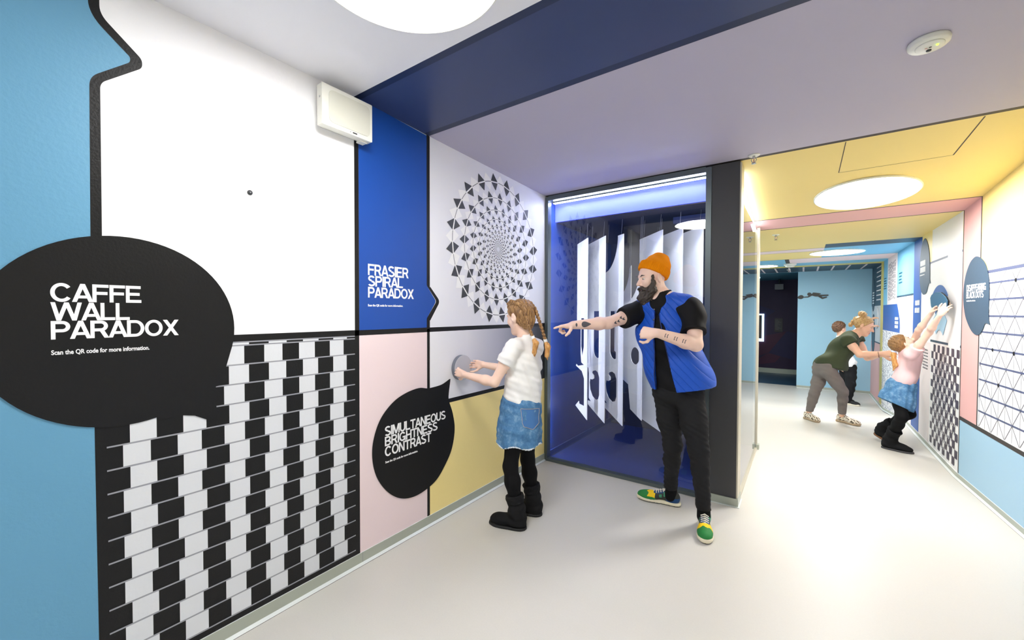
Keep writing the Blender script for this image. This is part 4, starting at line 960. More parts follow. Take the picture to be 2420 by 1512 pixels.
# ================================================================== the pointing man
def build_man():
    base = V(-.70,3.05,0); skin = skin_mat('skin_light', (246,210,192)); front, left, up = V(0,-1,0), V(1,0,0), V(0,0,1)
    neckb, headc = V(-.822,2.99,1.535), V(-.882,2.967,1.692)
    Rsh, Lsh = V(-.975,2.975,1.455), V(-.61,2.975,1.475); chest, abd, pel = V(-.785,3.0,1.30), V(-.745,3.0,1.10), V(-.71,3.0,.93)
    Rel, Rwr = V(-1.112,2.735,1.375), V(-1.285,2.53,1.362); Lel, Lwr = V(-.565,2.86,1.24), V(-.752,2.665,1.318)
    Rhip, Lhip = V(-.79,3.035,.865), V(-.625,2.985,.875); Rkn, Lkn = V(-.745,3.03,.50), V(-.553,2.93,.53); Ran, Lan = V(-.795,3.185,.10), V(-.528,2.985,.10)
    fwd = -AR_*.97-AF_*.17; fwd = nv(fwd-V(0,0,.17)); hu = V(-.10,-.03,1)
    S = SDF(.0055)
    S.ell(chest, (.185,.125,.19), None, .03); S.ell(abd, (.165,.125,.17), None, .06); S.ell(pel, (.165,.125,.13), None, .06)
    S.chain([V(-.65,2.98,1.50), neckb, V(-.965,2.98,1.475)], [.062,.075,.062], .05)
    S.chain([neckb-V(0,0,.04), headc+V(.02,.02,-.05)], [.072,.062], .03)
    limb_trousers(S, Rhip, Rkn, Ran, [.078,.066,.044,.040,.030]); limb_trousers(S, Lhip, Lkn, Lan, [.078,.066,.044,.040,.030])
    add_arm(S, Rsh, Rel, Rwr, 1.0); add_arm(S, Lsh, Lel, Lwr, 1.05)
    P, fr = add_head(S, headc, fwd, hu, .99)
    tip = V(-1.39,2.385,1.345)
    add_hand(S, Rwr, tip-Rwr, V(.35,.30,-1), 1.0, 1, [(.05,.08,.05),(1.1,1.3,.8),(1.2,1.35,.9),(1.2,1.4,.9)], (.55,.65,.35))
    hd = nv(V(-.62,-.10,.02)); add_hand(S, Lwr+hd*.01, hd, V(-.2,1,-.25), .98, 1, [(1.25,1.5,1.0)]*4, (.75,.6,.5))
    body = tag(S.build('person', skin, None, base=base), 'bearded person in an orange beanie and blue quilted vest pointing at the wall', 'person')
    beardM = hair_mat('beard_hair', (40,34,31), (84,72,64), 90)
    face_parts(P, fr, .99, body, skin_mat('lip_tone', (196,120,108)), beardM)
    # beard
    f, l, u = fr; B = SDF(.0042)
    ins = lambda X, Y, Z: ((X-headc[0])*f[0]+(Y-headc[1])*f[1]+(Z-headc[2])*f[2])
    for sg in (1,-1):
        B.chain([P(.030,.071*sg,.014), P(.034,.070*sg,-.035), P(.046,.056*sg,-.082), P(.078,.025*sg,-.128)], [.007,.014,.030,.034], .02)
        B.chain([P(.103,.006*sg,-.049), P(.095,.026*sg,-.060), P(.070,.045*sg,-.082)], [.007,.010,.020], .012)
    B.chain([P(.072,0,-.098), P(.090,0,-.125), P(.088,0,-.160)], [.030,.040,.026], .02)
    B.ell(P(.095,0,-.0665), V(.02,.017,.010), np.array([f,l,u]), .004, sub=True)
    B.disp = folds(.0035, 260, 4, tuple(l*.8+f*.5)); B.build('beard', beardM, body)
    # beanie
    wool = PM('orange_wool', (255,152,8), .95, spec=.15, bump=(420,.6)); sc = .99
    tilt = nv(u*.80-f*.55); tf = nv(f-tilt*(f@tilt)); cc = P(-.012,0,.035)
    H = SDF(.0045); ax = np.array([tf,l,tilt])
    H.ell(cc+tilt*.030, (.105,.091,.092), ax, .02); H.ell(cc+tilt*.085-tf*.015, (.074,.066,.068), ax, .05); H.cone(cc+tilt*.112-tf*.010, cc+tilt*.124-tf*.045, .040, .030, .04)
    H.cut(cc+tilt*.022, -tilt); H.disp = folds(.003, 45, 9); cap = H.build('beanie', wool, body)
    H = SDF(.0032); H.ell(cc+tilt*.026, (.1125,.0985,.104), ax, .02); H.cut(cc-tilt*.006, -tilt); H.cut(cc+tilt*.058, tilt)
    def ribs(X, Y, Z):
        a = np.arctan2((X-cc[0])*l[0]+(Y-cc[1])*l[1]+(Z-cc[2])*l[2], (X-cc[0])*tf[0]+(Y-cc[1])*tf[1]+(Z-cc[2])*tf[2]); return .0024*np.sin(a*50)
    H.disp = ribs; H.build('cuff', wool, cap)
    # shirt
    black = fabric('black_shirt', (22,22,24), .75); S = SDF(.006)
    S.ell(chest, (.198,.138,.20), None, .03); S.ell(abd, (.178,.140,.19), None, .06); S.ell(pel+V(0,0,.02), (.176,.136,.11), None, .05)
    S.chain([V(-.65,2.98,1.495), neckb-V(0,0,.03), V(-.955,2.98,1.47)], [.068,.085,.068], .05)
    d = nv(Rel-Rsh); S.chain([Rsh-d*.02, Rsh+d*.20], [.078,.074], .03, [(Rsh+d*.165, d)])
    d = nv(Lel-Lsh); S.chain([Lsh-V(.01,0,0), Lsh+d*.24], [.085,.080], .03, [(Lsh+d*.175, d)])
    S.cut(V(0,2.97,1.555), V(0,.25,1)); S.cut(V(0,0,.905), V(0,0,-1)); S.disp = folds(.004, 38, 2, (.5,.3,1)); shirt = S.build('shirt', black, body)
    S = SDF(.005); nd = nv(headc+V(.02,.02,-.05)-neckb)
    S.cone(neckb-nd*.04, neckb+nd*.06, .101, .084, .01); S.cut(neckb+nd*.05, nd); S.cone(neckb-nd*.02, neckb+nd*.2, .080, .072, .004, sub=True)
    S.cone(neckb+V(-.03,-.13,-.02), neckb+V(-.03,-.07,.09), .012,.05, .006, sub=True); S.build('collar', black, shirt)
    for z in (1.47, 1.40, 1.33):
        b = MB(); b.lathe((-.83+.02*(1.47-z), 2.845-.012*(1.47-z)/.07, z), (0,-1,.1), [(.0055,0),(.005,.004),(0,.005)], PM('button',(70,70,74),.3), 12); b.build('button', shirt)
    # quilted vest
    vm = mat('quilted_blue', (24,84,196), .5, spec=.35); nt = vm.node_tree; bs = nt.nodes['Principled BSDF']; tc = nt.nodes.new('ShaderNodeTexCoord')
    hs = []
    for ang, sx in ((.75,1.0),(-.75,.12)):
        mp = nt.nodes.new('ShaderNodeMapping'); mp.inputs['Rotation'].default_value = (0,ang,0); w = nt.nodes.new('ShaderNodeTexWave'); w.wave_type = 'BANDS'; w.bands_direction = 'X'; w.inputs['Scale'].default_value = 8.5; w.inputs['Distortion'].default_value = .5
        pw = nt.nodes.new('ShaderNodeMath'); pw.operation = 'POWER'; pw.inputs[1].default_value = .14; ml = nt.nodes.new('ShaderNodeMath'); ml.operation = 'MULTIPLY'; ml.inputs[1].default_value = sx
        nt.links.new(tc.outputs['Object'], mp.inputs[0]); nt.links.new(mp.outputs[0], w.inputs['Vector']); nt.links.new(w.outputs['Fac'], pw.inputs[0]); nt.links.new(pw.outputs[0], ml.inputs[0]); hs.append(ml)
    sm = nt.nodes.new('ShaderNodeMath'); sm.operation = 'ADD'; nt.links.new(hs[0].outputs[0], sm.inputs[0]); nt.links.new(hs[1].outputs[0], sm.inputs[1])
    bp = nt.nodes.new('ShaderNodeBump'); bp.inputs['Strength'].default_value = .7; bp.inputs['Distance'].default_value = .007; nt.links.new(sm.outputs[0], bp.inputs['Height']); nt.links.new(bp.outputs[0], bs.inputs['Normal'])
    S = SDF(.0055); hem = .935
    S.ell(chest+V(0,.0,.0), (.217,.160,.21), None, .03); S.ell(abd+V(.015,.0,-.02), (.212,.172,.20), None, .06); S.cone(V(-.73,3.0,1.0), V(-.675,3.01,.86), .175, .195, .06)
    S.ell(V(-.62,3.03,.98), (.15,.16,.14), None, .06)
    S.chain([V(-.655,2.98,1.50), neckb-V(0,0,.02), V(-.945,2.98,1.475)], [.077,.095,.077], .05)
    S.chain([V(-.78,3.0,1.33), V(-.742,3.0,1.10), V(-.71,3.0,.80)], [.135,.135,.145], .02, sub=True)
    S.cone(V(-.625,3.01,1.02), V(-.60,3.03,.80), .115,.14,.02,sub=True)
    S.cone(neckb-nd*.02, neckb+nd*.25, .088, .10, .01, sub=True)
    S.cone(neckb+V(0,-.06,-.02), neckb+V(0,-.2,.02), .055,.06, .01, sub=True)
    d = nv(Rel-Rsh); S.cone(Rsh+d*.025+V(-.01,0,-.01), Rsh+d*.3, .088, .09, .008, sub=True)
    d = nv(Lel-Lsh); S.cone(Lsh+d*.01+V(.045,-.02,-.02), Lsh+d*.3+V(.08,-.02,0), .098, .10, .008, sub=True)
    def opening(X, Y, Z):
        xa = np.interp(Z, [.9,1.46,1.54], [-.822,-.838,-.86]); xb = np.interp(Z, [.9,1.18,1.44,1.54], [-.668,-.742,-.806,-.775])
        return np.minimum(np.minimum(X-xa, xb-X), 2.95-Y)
    S.cut_fn = opening; S.G.append(opening)
    S.G.append(lambda X, Y, Z: (hem+.16*(X+.70)*(X > -.70)-.02)-Z)
    S.disp = folds(.004, 26, 11, (.6,.2,.8)); vest = S.build('vest', vm, body)
    zip_m = PM('zip_dark', (16,40,110), .4); b = MB()
    for xs, zs in (((-.822,-.838),(.935,1.455)),((-.668,-.742,-.806),(.935,1.18,1.44))):
        pts = []
        for z in np.linspace(zs[0], zs[-1], 12):
            x = float(np.interp(z, zs, xs)); pts.append((x, 2.0, z))
        b_pts = []
        from mathutils.bvhtree import BVHTree
        me = vest.data; W_ = world_of(vest); tree = BVHTree.FromPolygons([tuple(v.co) for v in me.vertices], [tuple(p.vertices) for p in me.polygons])
        for p in pts:
            h = tree.ray_cast(Vector((p[0]+(.006 if xs[0] > -.8 else -.006), 2.3, p[2])), Vector((0,1,0)))
            if h[0] is not None and h[0].y < 2.95: b_pts.append((p[0], h[0].y+.004, p[2]))
        if len(b_pts) > 2: b.tube(b_pts, .0042, zip_m, 8)
    b.build('zipper', vest, True)
    # trousers
    tr = fabric('black_jeans', (34,34,36), .8); S = SDF(.006)
    S.ell(pel+V(0,.0,-.01), (.172,.132,.125), None, .05)
    limb_trousers(S, Rhip, Rkn, Ran+V(0,0,.02), [.094,.083,.060,.055,.046]); limb_trousers(S, Lhip, Lkn, Lan+V(0,0,.02), [.094,.085,.064,.055,.046])
    S.disp = lambda X, Y, Z: folds(.0018, 165, 6, (.15,.1,1))(X,Y,Z)+folds(.0016, 60, 9, (.3,.2,.8))(X,Y,Z); S.cut(V(0,0,.125), V(0,0,-1)); S.cut(V(0,0,1.02), V(0,0,1)); S.build('trousers', tr, body)
    sk = fabric('sock', (16,16,18), .9)
    S = SDF(.005); S.cone(Ran+V(.01,.0,.06), Ran-V(.0,0,.03), .041, .043); S.build('sock', sk, body)
    S = SDF(.005); S.cone(Lan+V(0,0,.06), Lan-V(0,0,.03), .041, .043); S.build('sock', sk, body)
    up_ = [PM('shoe_green',(34,128,58),.7), PM('shoe_yellow',(252,208,10),.7), PM('shoe_navy',(24,70,120),.7), PM('shoe_grey',(52,54,50),.7), PM('shoe_teal',(60,140,104),.6)]
    def pk(a, b, c):
        r = np.full(len(a), 3); wv = .012*np.sin(b*150)
        r[a > .56] = 1; r[(a > .74+wv*2) | ((a > .55) & (c < .040+wv*.8))] = 0
        r[(a <= .60) & (np.abs(b) < .026) & (c > .05)] = 2; r[(a < .30) & (c < .075)] = 2
        r[(a < .36) & (a > .16) & (c >= .062) & (np.abs(b) > .02)] = 4; r[(a < .12) & (c >= .06)] = 3; r[(a > .40) & (a < .46) & (c > .05) & (np.abs(b) > .03)] = 4
        return r
    so = [PM('sole_cream',(236,226,198),.6), PM('sole_black',(28,28,28),.7)]; lc = PM('lace_cream',(240,232,216),.8)
    sneaker((-.735,3.205,0), (-1.035,3.165,0), body, Ran, (up_, so, lc), .046, .078, pk)
    sneaker((-.538,3.055,0), (-.478,2.765,0), body, Lan, (up_, so, lc), .046, .078, pk)
    # tattoos: thin ink shapes just proud of the forearms
    ink = PM('tattoo_ink', (84,82,88), .6); tree = BVHTree.FromPolygons([tuple(v.co+Vector(base)) for v in body.data.vertices], [tuple(p.vertices) for p in body.data.polygons])
    def ink_patch(name, p0, ax_, nrm, outline, holes=()):
        p0 = np.array(p0); ax_ = nv(ax_); nrm = nv(nrm); bx = np.cross(nrm, ax_); bm_v = []; fs = []; N = 7
        us = [q[0] for q in outline]; vs_ = [q[1] for q in outline]; cu_, cv_ = sum(us)/len(us), sum(vs_)/len(vs_)
        pts = [(cu_, cv_)]; 
        for r_ in np.linspace(.25, 1, 4): pts += [(cu_+(a-cu_)*r_, cv_+(b_-cv_)*r_) for a, b_ in outline]
        k = len(outline); vv = []
        for a, b_ in pts:
            o_ = p0+ax_*a+bx*b_+nrm*.15; h = tree.ray_cast(Vector(o_), Vector(-nrm)); vv.append(tuple(h[0]+h[1]*.0008) if h[0] is not None else None)
        if any(v is None for v in vv): return
        fs = [(0, 1+i, 1+(i+1) % k) for i in range(k)]
        for r_ in range(3): fs += [(1+r_*k+i, 1+(r_+1)*k+i, 1+(r_+1)*k+(i+1) % k, 1+r_*k+(i+1) % k) for i in range(k)]
        mesh_obj(name, vv, fs, ink, body)
    tc_ = nv(np.array(CAM)-(Rel+Rwr)/2); dR = Rwr-Rel
    ink_patch('tattoo', Rel+dR*.60, dR, tc_, [(.035*math.cos(t)+.008, .019*math.sin(t)+.006*math.sin(2*t)) for t in np.linspace(0, 2*PI, 22)[:-1]])
    ink_patch('tattoo', Rel+dR*.90, dR, tc_, [(.007*math.cos(t), .014*math.sin(t)) for t in np.linspace(0, 2*PI, 14)[:-1]])
    dU = Rel-Rsh; q = Rsh+dU*.62
    for a, b_ in ((0,.006),(.022,-.012),(-.024,-.01),(.05,-.015)): ink_patch('tattoo', q+nv(dU)*a+V(0,0,b_), dU, tc_, [(.014,0),(.003,.009),(-.012,.013),(-.004,0),(-.012,-.013),(.003,-.009)])
    dL = Lwr-Lel; tl = nv(np.array(CAM)-(Lel+Lwr)/2)
    for a in (.28,.34,.50,.56,.74,.80): ink_patch('tattoo', Lel+dL*a, dL, tl, [(.003,.017),(-.002,.012),(.001,0),(-.003,-.016),(.004,-.012),(.005,.004)])
    return body
AR_, AU_, AF_ = [np.array(v) for v in (AR, AU, AF)]
build_man()

# ================================================================== the girl at the grey disc
def braid(S, pts, r, n):
    pts = [np.array(p) for p in pts]; seg = [np.linalg.norm(b-a) for a, b in zip(pts[:-1], pts[1:])]; tot = sum(seg); cum = np.concatenate([[0], np.cumsum(seg)])
    def pos(t): 
        d = t*tot; return V(*[np.interp(d, cum, [p[i] for p in pts]) for i in range(3)])
    for i in range(n):
        t = (i+.5)/n; c = pos(t); d = nv(pos(min(1,t+.02))-pos(max(0,t-.02))); s = nv(np.cross(d, nv(c-pos(.0)+V(.3,.5,.2)))); w = nv(np.cross(d, s)); rr = r*(1-.25*t)
        for sg in (1,-1):
            c2 = c+s*sg*rr*.45+d*sg*rr*.35; a1 = nv(d*.75-s*sg*.65); a2 = nv(np.cross(w, a1)); S.ell(c2, (rr*1.05, rr*.62, rr*.75), np.array([a1, a2, np.cross(a1, a2)]), .002)
def build_girl():
    base = V(-1.57,2.34,0); skin = skin_mat('skin_fair', (248,212,192)); front, left = V(-1,0,0), V(0,-1,0)
    headc, neckb = V(-1.592,2.332,1.415), V(-1.562,2.352,1.262); Lsh, Rsh = V(-1.562,2.205,1.205), V(-1.555,2.50,1.205)
    chest, waist, pel = V(-1.562,2.35,1.09), V(-1.572,2.345,.93), V(-1.578,2.338,.80)
    Lel, Lwr = V(-1.655,2.130,.985), V(-1.915,2.128,1.012); Rel, Rwr = V(-1.72,2.46,1.02), V(-1.915,2.330,1.062)
    Lhip, Rhip = V(-1.575,2.278,.74), V(-1.575,2.402,.74); Lkn, Rkn = V(-1.60,2.235,.405), V(-1.585,2.425,.40); Lan, Ran = V(-1.545,2.240,.10), V(-1.555,2.458,.10)
    S = SDF(.005); ch = np.array([front, left, V(0,0,1)])
    S.ell(chest, (.092,.135,.155), ch, .03); S.ell(waist, (.085,.118,.13), ch, .05); S.ell(pel, (.10,.132,.11), ch, .05)
    S.chain([Lsh+V(0,.02,.01), neckb-V(0,0,.045), Rsh+V(0,-.02,.01)], [.036,.046,.036], .03); S.chain([neckb-V(0,0,.03), headc+V(.02,.01,-.05)], [.050,.047], .025)
    add_arm(S, Lsh, Lel, Lwr, .76); add_arm(S, Rsh, Rel, Rwr, .76)
    for a, b_, c in ((Lhip,Lkn,Lan),(Rhip,Rkn,Ran)): limb_trousers(S, a, b_, c, [.058,.050,.037,.036,.028])
    P, fr = add_head(S, headc, V(-.96,.10,-.22), V(-.2,0,1), .93, nose=.97)
    f, l, u = fr
    add_hand(S, Lwr, V(-.95,.02,.16), V(-.05,1,.0), .80, 1, [(.25,.55,.4),(.3,.6,.4),(.35,.6,.45),(.4,.6,.5)], (.8,.45,.3))
    add_hand(S, Rwr, V(-.96,.05,-.02), V(-.1,-1,.1), .80, -1, [(.45,.8,.5),(.55,.9,.6),(.65,.95,.6),(.75,1.0,.6)], (.8,.45,.3))
    body = tag(S.build('person', skin, None, base=base), 'girl with two braids in white t-shirt holding the grey disc to the wall', 'person')
    hm = hair_mat('hair_lightbrown', (104,72,44), (196,152,100), 90); face_parts(P, fr, .93, body, skin_mat('lip_pink', (220,140,130)), hm)
    H = SDF(.0042); sc = .93; ax = np.array([f,l,u])
    H.ell(P(-.016,0,.036), V(.107,.086,.097)*sc, ax, .02); H.ell(P(-.045,0,-.01), V(.075,.078,.085)*sc, ax, .03); H.cone(P(-.055,0,-.055), P(-.05,0,-.085), .05, .035, .03)
    H.cut(P(.060,0,.062), nv(f*.82-u*.56)) ; H.cut(P(.022,0,-.02), nv(f*.92-u*.4)); H.cut(P(0,0,-.105), -u)
    for sg in (1,-1): H.ell(P(.0,.088*sg,-.008), V(.030,.026,.042)*sc, ax, .008, sub=True)
    H.disp = folds(.0022, 190, 8, tuple(f*.3+l*.9)); hair = H.build('hair', hm, body)
    tails = []
    Bd = SDF(.004)
    Lp = [P(.055,.045,.098), P(.0,.062,.112), P(-.060,.070,.085), P(-.098,.062,.030), P(-.105,.055,-.04), P(-.11,.055,-.10), P(-.125,.052,-.165)]
    Rp = [P(.055,-.045,.098), P(.0,-.055,.118), P(-.070,-.062,.092), P(-.110,-.060,.030), P(-.120,-.065,-.05), P(-.13,-.07,-.13), P(-.135,-.075,-.20)]
    tie = fabric('hair_tie', (245,245,245), .9)
    for pts in (Lp, Rp):
        Bd = SDF(.0038); braid(Bd, pts, .0185, 17); bo = Bd.build('braid', hm, body)
        e = pts[-1]; d = nv(pts[-1]-pts[-2]); T = SDF(.004); T.cone(e+d*.0, e+d*.014, .013, .013); T.build('hair_tie', tie, bo)
        T = SDF(.004); T.chain([e+d*.012, e+d*.05+V(.004,0,0), e+V(.012,.004,-.105), e+V(.014,.006,-.135)], [.011,.019,.014,.003], .01); T.disp = folds(.0016, 420, 3, (.7,.7,.02)); T.build('tail', hair_mat('hair_blondtip', (190,126,62), (236,186,118), 70), bo)
    # t-shirt
    wt = fabric('white_tee', (246,245,243), .9); S = SDF(.005)
    S.ell(chest+V(.0,0,.0), (.108,.148,.165), ch, .03); S.ell(waist, (.108,.140,.15), ch, .05); S.cone(V(-1.572,2.345,.95), V(-1.575,2.342,.86), .118,.128,.05)
    S.chain([Lsh+V(0,.02,.015), neckb-V(0,0,.024), Rsh+V(0,-.02,.015)], [.048,.064,.048], .04)
    d = nv(Lel-Lsh); S.chain([Lsh, Lsh+d*.2], [.058,.066], .025, [(Lsh+d*.115, d)]); d2 = nv(Rel-Rsh); S.chain([Rsh, Rsh+d2*.2], [.058,.066], .025, [(Rsh+d2*.115, d2)])
    S.cut(V(0,0,.885), V(.06,0,-1)); S.cone(neckb+V(-.012,0,.012), neckb+V(-.012,0,.11), .053,.064,.006,sub=True); S.disp = lambda X, Y, Z: folds(.0045, 40, 21, (.3,.5,.8))(X,Y,Z)+folds(.003, 75, 5, (.2,.6,.8))(X,Y,Z); S.build('tshirt', wt, body)
    # denim skirt
    dn = denim('denim'); S = SDF(.005)
    def skirt_cut(X, Y, Z): return (.553+.010*np.sin(np.arctan2(Y-2.325, X+1.59)*5+1)+.004*np.sin(np.arctan2(Y-2.325, X+1.59)*31))-Z
    S.chain([V(-1.575,2.34,.90), V(-1.582,2.333,.80), V(-1.59,2.326,.66), V(-1.59,2.322,.50)], [.112,.138,.148,.160], .03); S.G.append(skirt_cut); S.cut(V(0,0,.905), V(0,0,1))
    S.chain([V(-1.59,2.324,.62), V(-1.59,2.320,.40)], [.118,.142], .01, sub=True)
    S.disp = lambda X, Y, Z: .006*np.sin(np.arctan2(Y-2.325, X+1.59)*9)*np.clip((.8-Z)/.25, 0, 1)+folds(.002, 60, 5)(X, Y, Z); sk = S.build('skirt', dn, body)
    from mathutils.bvhtree import BVHTree
    tree = BVHTree.FromPolygons([tuple(v.co) for v in sk.data.vertices], [tuple(p.vertices) for p in sk.data.polygons])
    def on(y, z):
        h = tree.ray_cast(Vector((-1.0,y,z)), Vector((-1,0,0))); return np.array(h[0]) if h[0] is not None else V(-1.43,y,z)
    thread = PM('denim_thread', (214,190,160), .8); pd = PM('denim_pocket', (74,124,184), .85, bump=(700,.3))
    for y0 in (2.275,):
        k = [(y0-.062,.815),(y0+.058,.805),(y0+.056,.71),(y0-.005,.675),(y0-.060,.70)]
        pts = [];  
        for (a, b_) in zip(k, k[1:]+k[:1]):
            for t in np.linspace(0, 1, 6)[:-1]: pts.append((a[0]+(b_[0]-a[0])*t, a[1]+(b_[1]-a[1])*t))
        c0 = (y0, .75); vv = [on(*c0)+V(.003,0,0)]; nP = len(pts); fs = []
        for r_ in (.5, 1.0): vv += [on(c0[0]+(p[0]-c0[0])*r_, c0[1]+(p[1]-c0[1])*r_)+V(.003,0,0) for p in pts]
        fs = [(0,1+i,1+(i+1) % nP) for i in range(nP)]+[(1+i,1+nP+i,1+nP+(i+1) % nP,1+(i+1) % nP) for i in range(nP)]
        po = mesh_obj('pocket', vv, fs, pd, sk, None, True)
        b = MB(); b.tube([on(*p)+V(.004,0,0) for p in pts]+[on(*pts[0])+V(.004,0,0)], .0012, thread, 5); b.build('stitching', sk)
    fr_ = SDF(.004); ring = [V(-1.59+.153*math.cos(a), 2.322+.153*math.sin(a), .553+.010*math.sin(a*5+1)) for a in np.linspace(0, 2*PI, 49)]
    fr_.chain(ring, [.0045]*49, .004); fr_.disp = folds(.0025, 400, 2); fr_.build('frayed_hem', fabric('fray', (226,234,240), .9), sk)
    # tights and boots
    tg = fabric('tights', (14,14,16), .8)
    for a, b_, c in ((Lhip,Lkn,Lan),(Rhip,Rkn,Ran)):
        S = SDF(.005); limb_trousers(S, a, b_, c, [.066,.060,.047,.050,.035]); S.build('tights', tg, body)
    bm_ = fabric('boot_suede', (24,24,26), .8, 500, .25); bs_ = PM('boot_sole', (16,16,17), .6)
    boot((-1.488,2.255,0), (-1.738,2.195,0), Lan, Lkn, body, bm_, bs_, .98, .125); boot((-1.50,2.475,0), (-1.74,2.43,0), Ran, Rkn, body, bm_, bs_, .98, .125)
build_girl()
# ================================================================== the woman bending
def build_woman():
    base = V(.28,6.83,0); skin = skin_mat('skin_mid', (240,190,160)); front, left = V(1,0,0), V(0,1,0)
    headc, neckb = A(2041,770,5.28), A(2015,792,5.33); Rsh, Lsh = A(2004,805,5.18), A(2026,800,5.50); chest, waist, pel = A(1992,822,5.36), A(1968,850,5.38), A(1950,868,5.40)
    Rel, Rwr = A(2032,838,5.08), A(2084,835,4.95); Lel, Lwr = A(2050,846,5.36), A(2082,838,5.12)
    Rhip, Lhip = A(1960,880,5.30), A(1942,878,5.48); Rkn, Lkn = A(1992,925,5.27), A(1924,930,5.46); Ran, Lan = V(.44,6.93,.09), V(.085,6.85,.09)
    S = SDF(.007); d = nv(chest-pel); ax = np.array([nv(np.cross(left, d)), left, d])
    S.ell(chest, (.10,.145,.15), ax, .03); S.ell(waist, (.085,.12,.13), ax, .06); S.ell(pel, (.09,.13,.10), ax, .06)
    S.chain([Rsh, neckb-d*.02, Lsh], [.050,.06,.050], .05); S.chain([neckb-d*.03, headc-V(.01,0,.05)], [.056,.052], .03)
    add_arm(S, Rsh, Rel, Rwr, .92); add_arm(S, Lsh, Lel, Lwr, .85)
    for a, b_, c in ((Rhip,Rkn,Ran),(Lhip,Lkn,Lan)): limb_trousers(S, a, b_, c, [.078,.064,.044,.040,.030])
    P, fr = add_head(S, headc, V(.90,-.16,-.40), V(.38,0,.92), .98); f, l, u = fr
    add_hand(S, Rwr, V(.9,-.15,.06), V(.15,.9,-.2), .92, -1, [(.3,.5,.4)]*4, (.8,.5,.3)); add_hand(S, Lwr, V(.9,-.3,.12), V(0,-.9,-.3), .92, 1, [(.3,.5,.4)]*4, (.8,.5,.3))
    body = tag(S.build('person', skin, None, base=base), 'woman with blond bun in olive top and grey jeans bending forward with outstretched arms', 'person')
    hm = hair_mat('hair_blond', (178,134,82), (226,190,136), 110); face_parts(P, fr, .98, body, skin_mat('lip_red', (206,104,100)), hm)
    H = SDF(.005); ax2 = np.array([f,l,u]); H.ell(P(-.016,0,.036), (.107,.085,.097), ax2, .02); H.cut(P(.055,0,.06), nv(f*.82-u*.56)); H.cut(P(.01,0,-.02), nv(f*.8-u*.6)); H.disp = folds(.003, 150, 8, tuple(f)); H.build('hair', hm, body)
    H = SDF(.005); c = P(-.075,0,.135); H.ell(c, (.045,.045,.036), ax2, .02); H.cone(P(-.06,0,.10), c, .03,.03,.02); H.cone(P(-.10,0,.05), P(-.125,.0,-.045), .035, .022, .03); H.disp = folds(.007, 130, 3); H.build('hair_bun', hm, body)
    ol = fabric('olive_top', (66,74,54), .85); S = SDF(.006)
    S.ell(chest, (.138,.18,.19), ax, .03); S.ell(waist-V(0,0,.03), (.135,.165,.19), ax, .06); S.ell(pel+d*.05-V(.02,0,.01), (.140,.178,.12), ax, .06); S.ell(A(1978,868,5.33), (.11,.17,.09), None, .06)
    S.chain([Rsh, neckb-d*.035, Lsh], [.062,.072,.062], .05)
    d1 = nv(Rel-Rsh); S.chain([Rsh, Rsh+d1*.16], [.075,.078], .03, [(Rsh+d1*.045, d1)]); d2 = nv(Lel-Lsh); S.chain([Lsh, Lsh+d2*.16], [.07,.07], .03, [(Lsh+d2*.06, d2)])
    S.cut(pel+d*.0+V(0,0,.0), nv(-d*.75-V(-.25,0,.65))); S.cone(neckb+V(.03,0,-.03), neckb+V(.10,0,.04), .055,.07,.006,sub=True); S.disp = folds(.006, 26, 4, tuple(nv(V(.5,.2,-.5)))); S.build('top', ol, body)
    gj = fabric('grey_jeans', (124,116,112), .85, 800, .2, var=(10,.12)); S = SDF(.006); S.ell(pel, (.130,.168,.15), ax, .05)
    for a, b_, c in ((Rhip,Rkn,Ran),(Lhip,Lkn,Lan)): limb_trousers(S, a, b_, c, [.088,.074,.056,.054,.041])
    S.disp = folds(.0022, 90, 6, (.1,.1,1)); S.cut(pel+d*.13, d); S.cut(V(0,0,.115), V(0,0,-1)); S.build('jeans', gj, body)
    np_ = noise_pick(.03, 5); lm = [PM('leopard_cream',(226,214,194),.7), PM('leopard_dark',(92,78,62),.7)]; pk = None; so = [PM('sole_brown',(176,152,122),.7)]
    lp = noise_pick(.022, 9)
    for hl, te, an in (((.395,6.985,0),(.615,6.815,0),Ran),((.045,6.895,0),(.19,6.715,0),Lan)):
        o, ff, ll, uu, L = shoe_frame(hl, te)
        sh = sneaker(hl, te, body, an, (lm, so, PM('lace_white',(236,230,220),.8)), .044, .075, lambda a, b_, c: (lp(np.stack([a*.26, b_, c], 1)) > .9).astype(int))
    b = MB(); wc = Rwr; dd = nv(Rwr-Rel); t1 = nv(np.cross(dd, V(0,0,1))); t2 = np.cross(dd, t1)
    b.tube([wc-dd*.03+(t1*math.cos(a)+t2*math.sin(a))*.038-V(0,0,.012) for a in np.linspace(0, 2*PI, 25)], .0025, PM('bracelet',(120,96,70),.4,metal=.6), 6); b.build('bracelet', body)
build_woman()
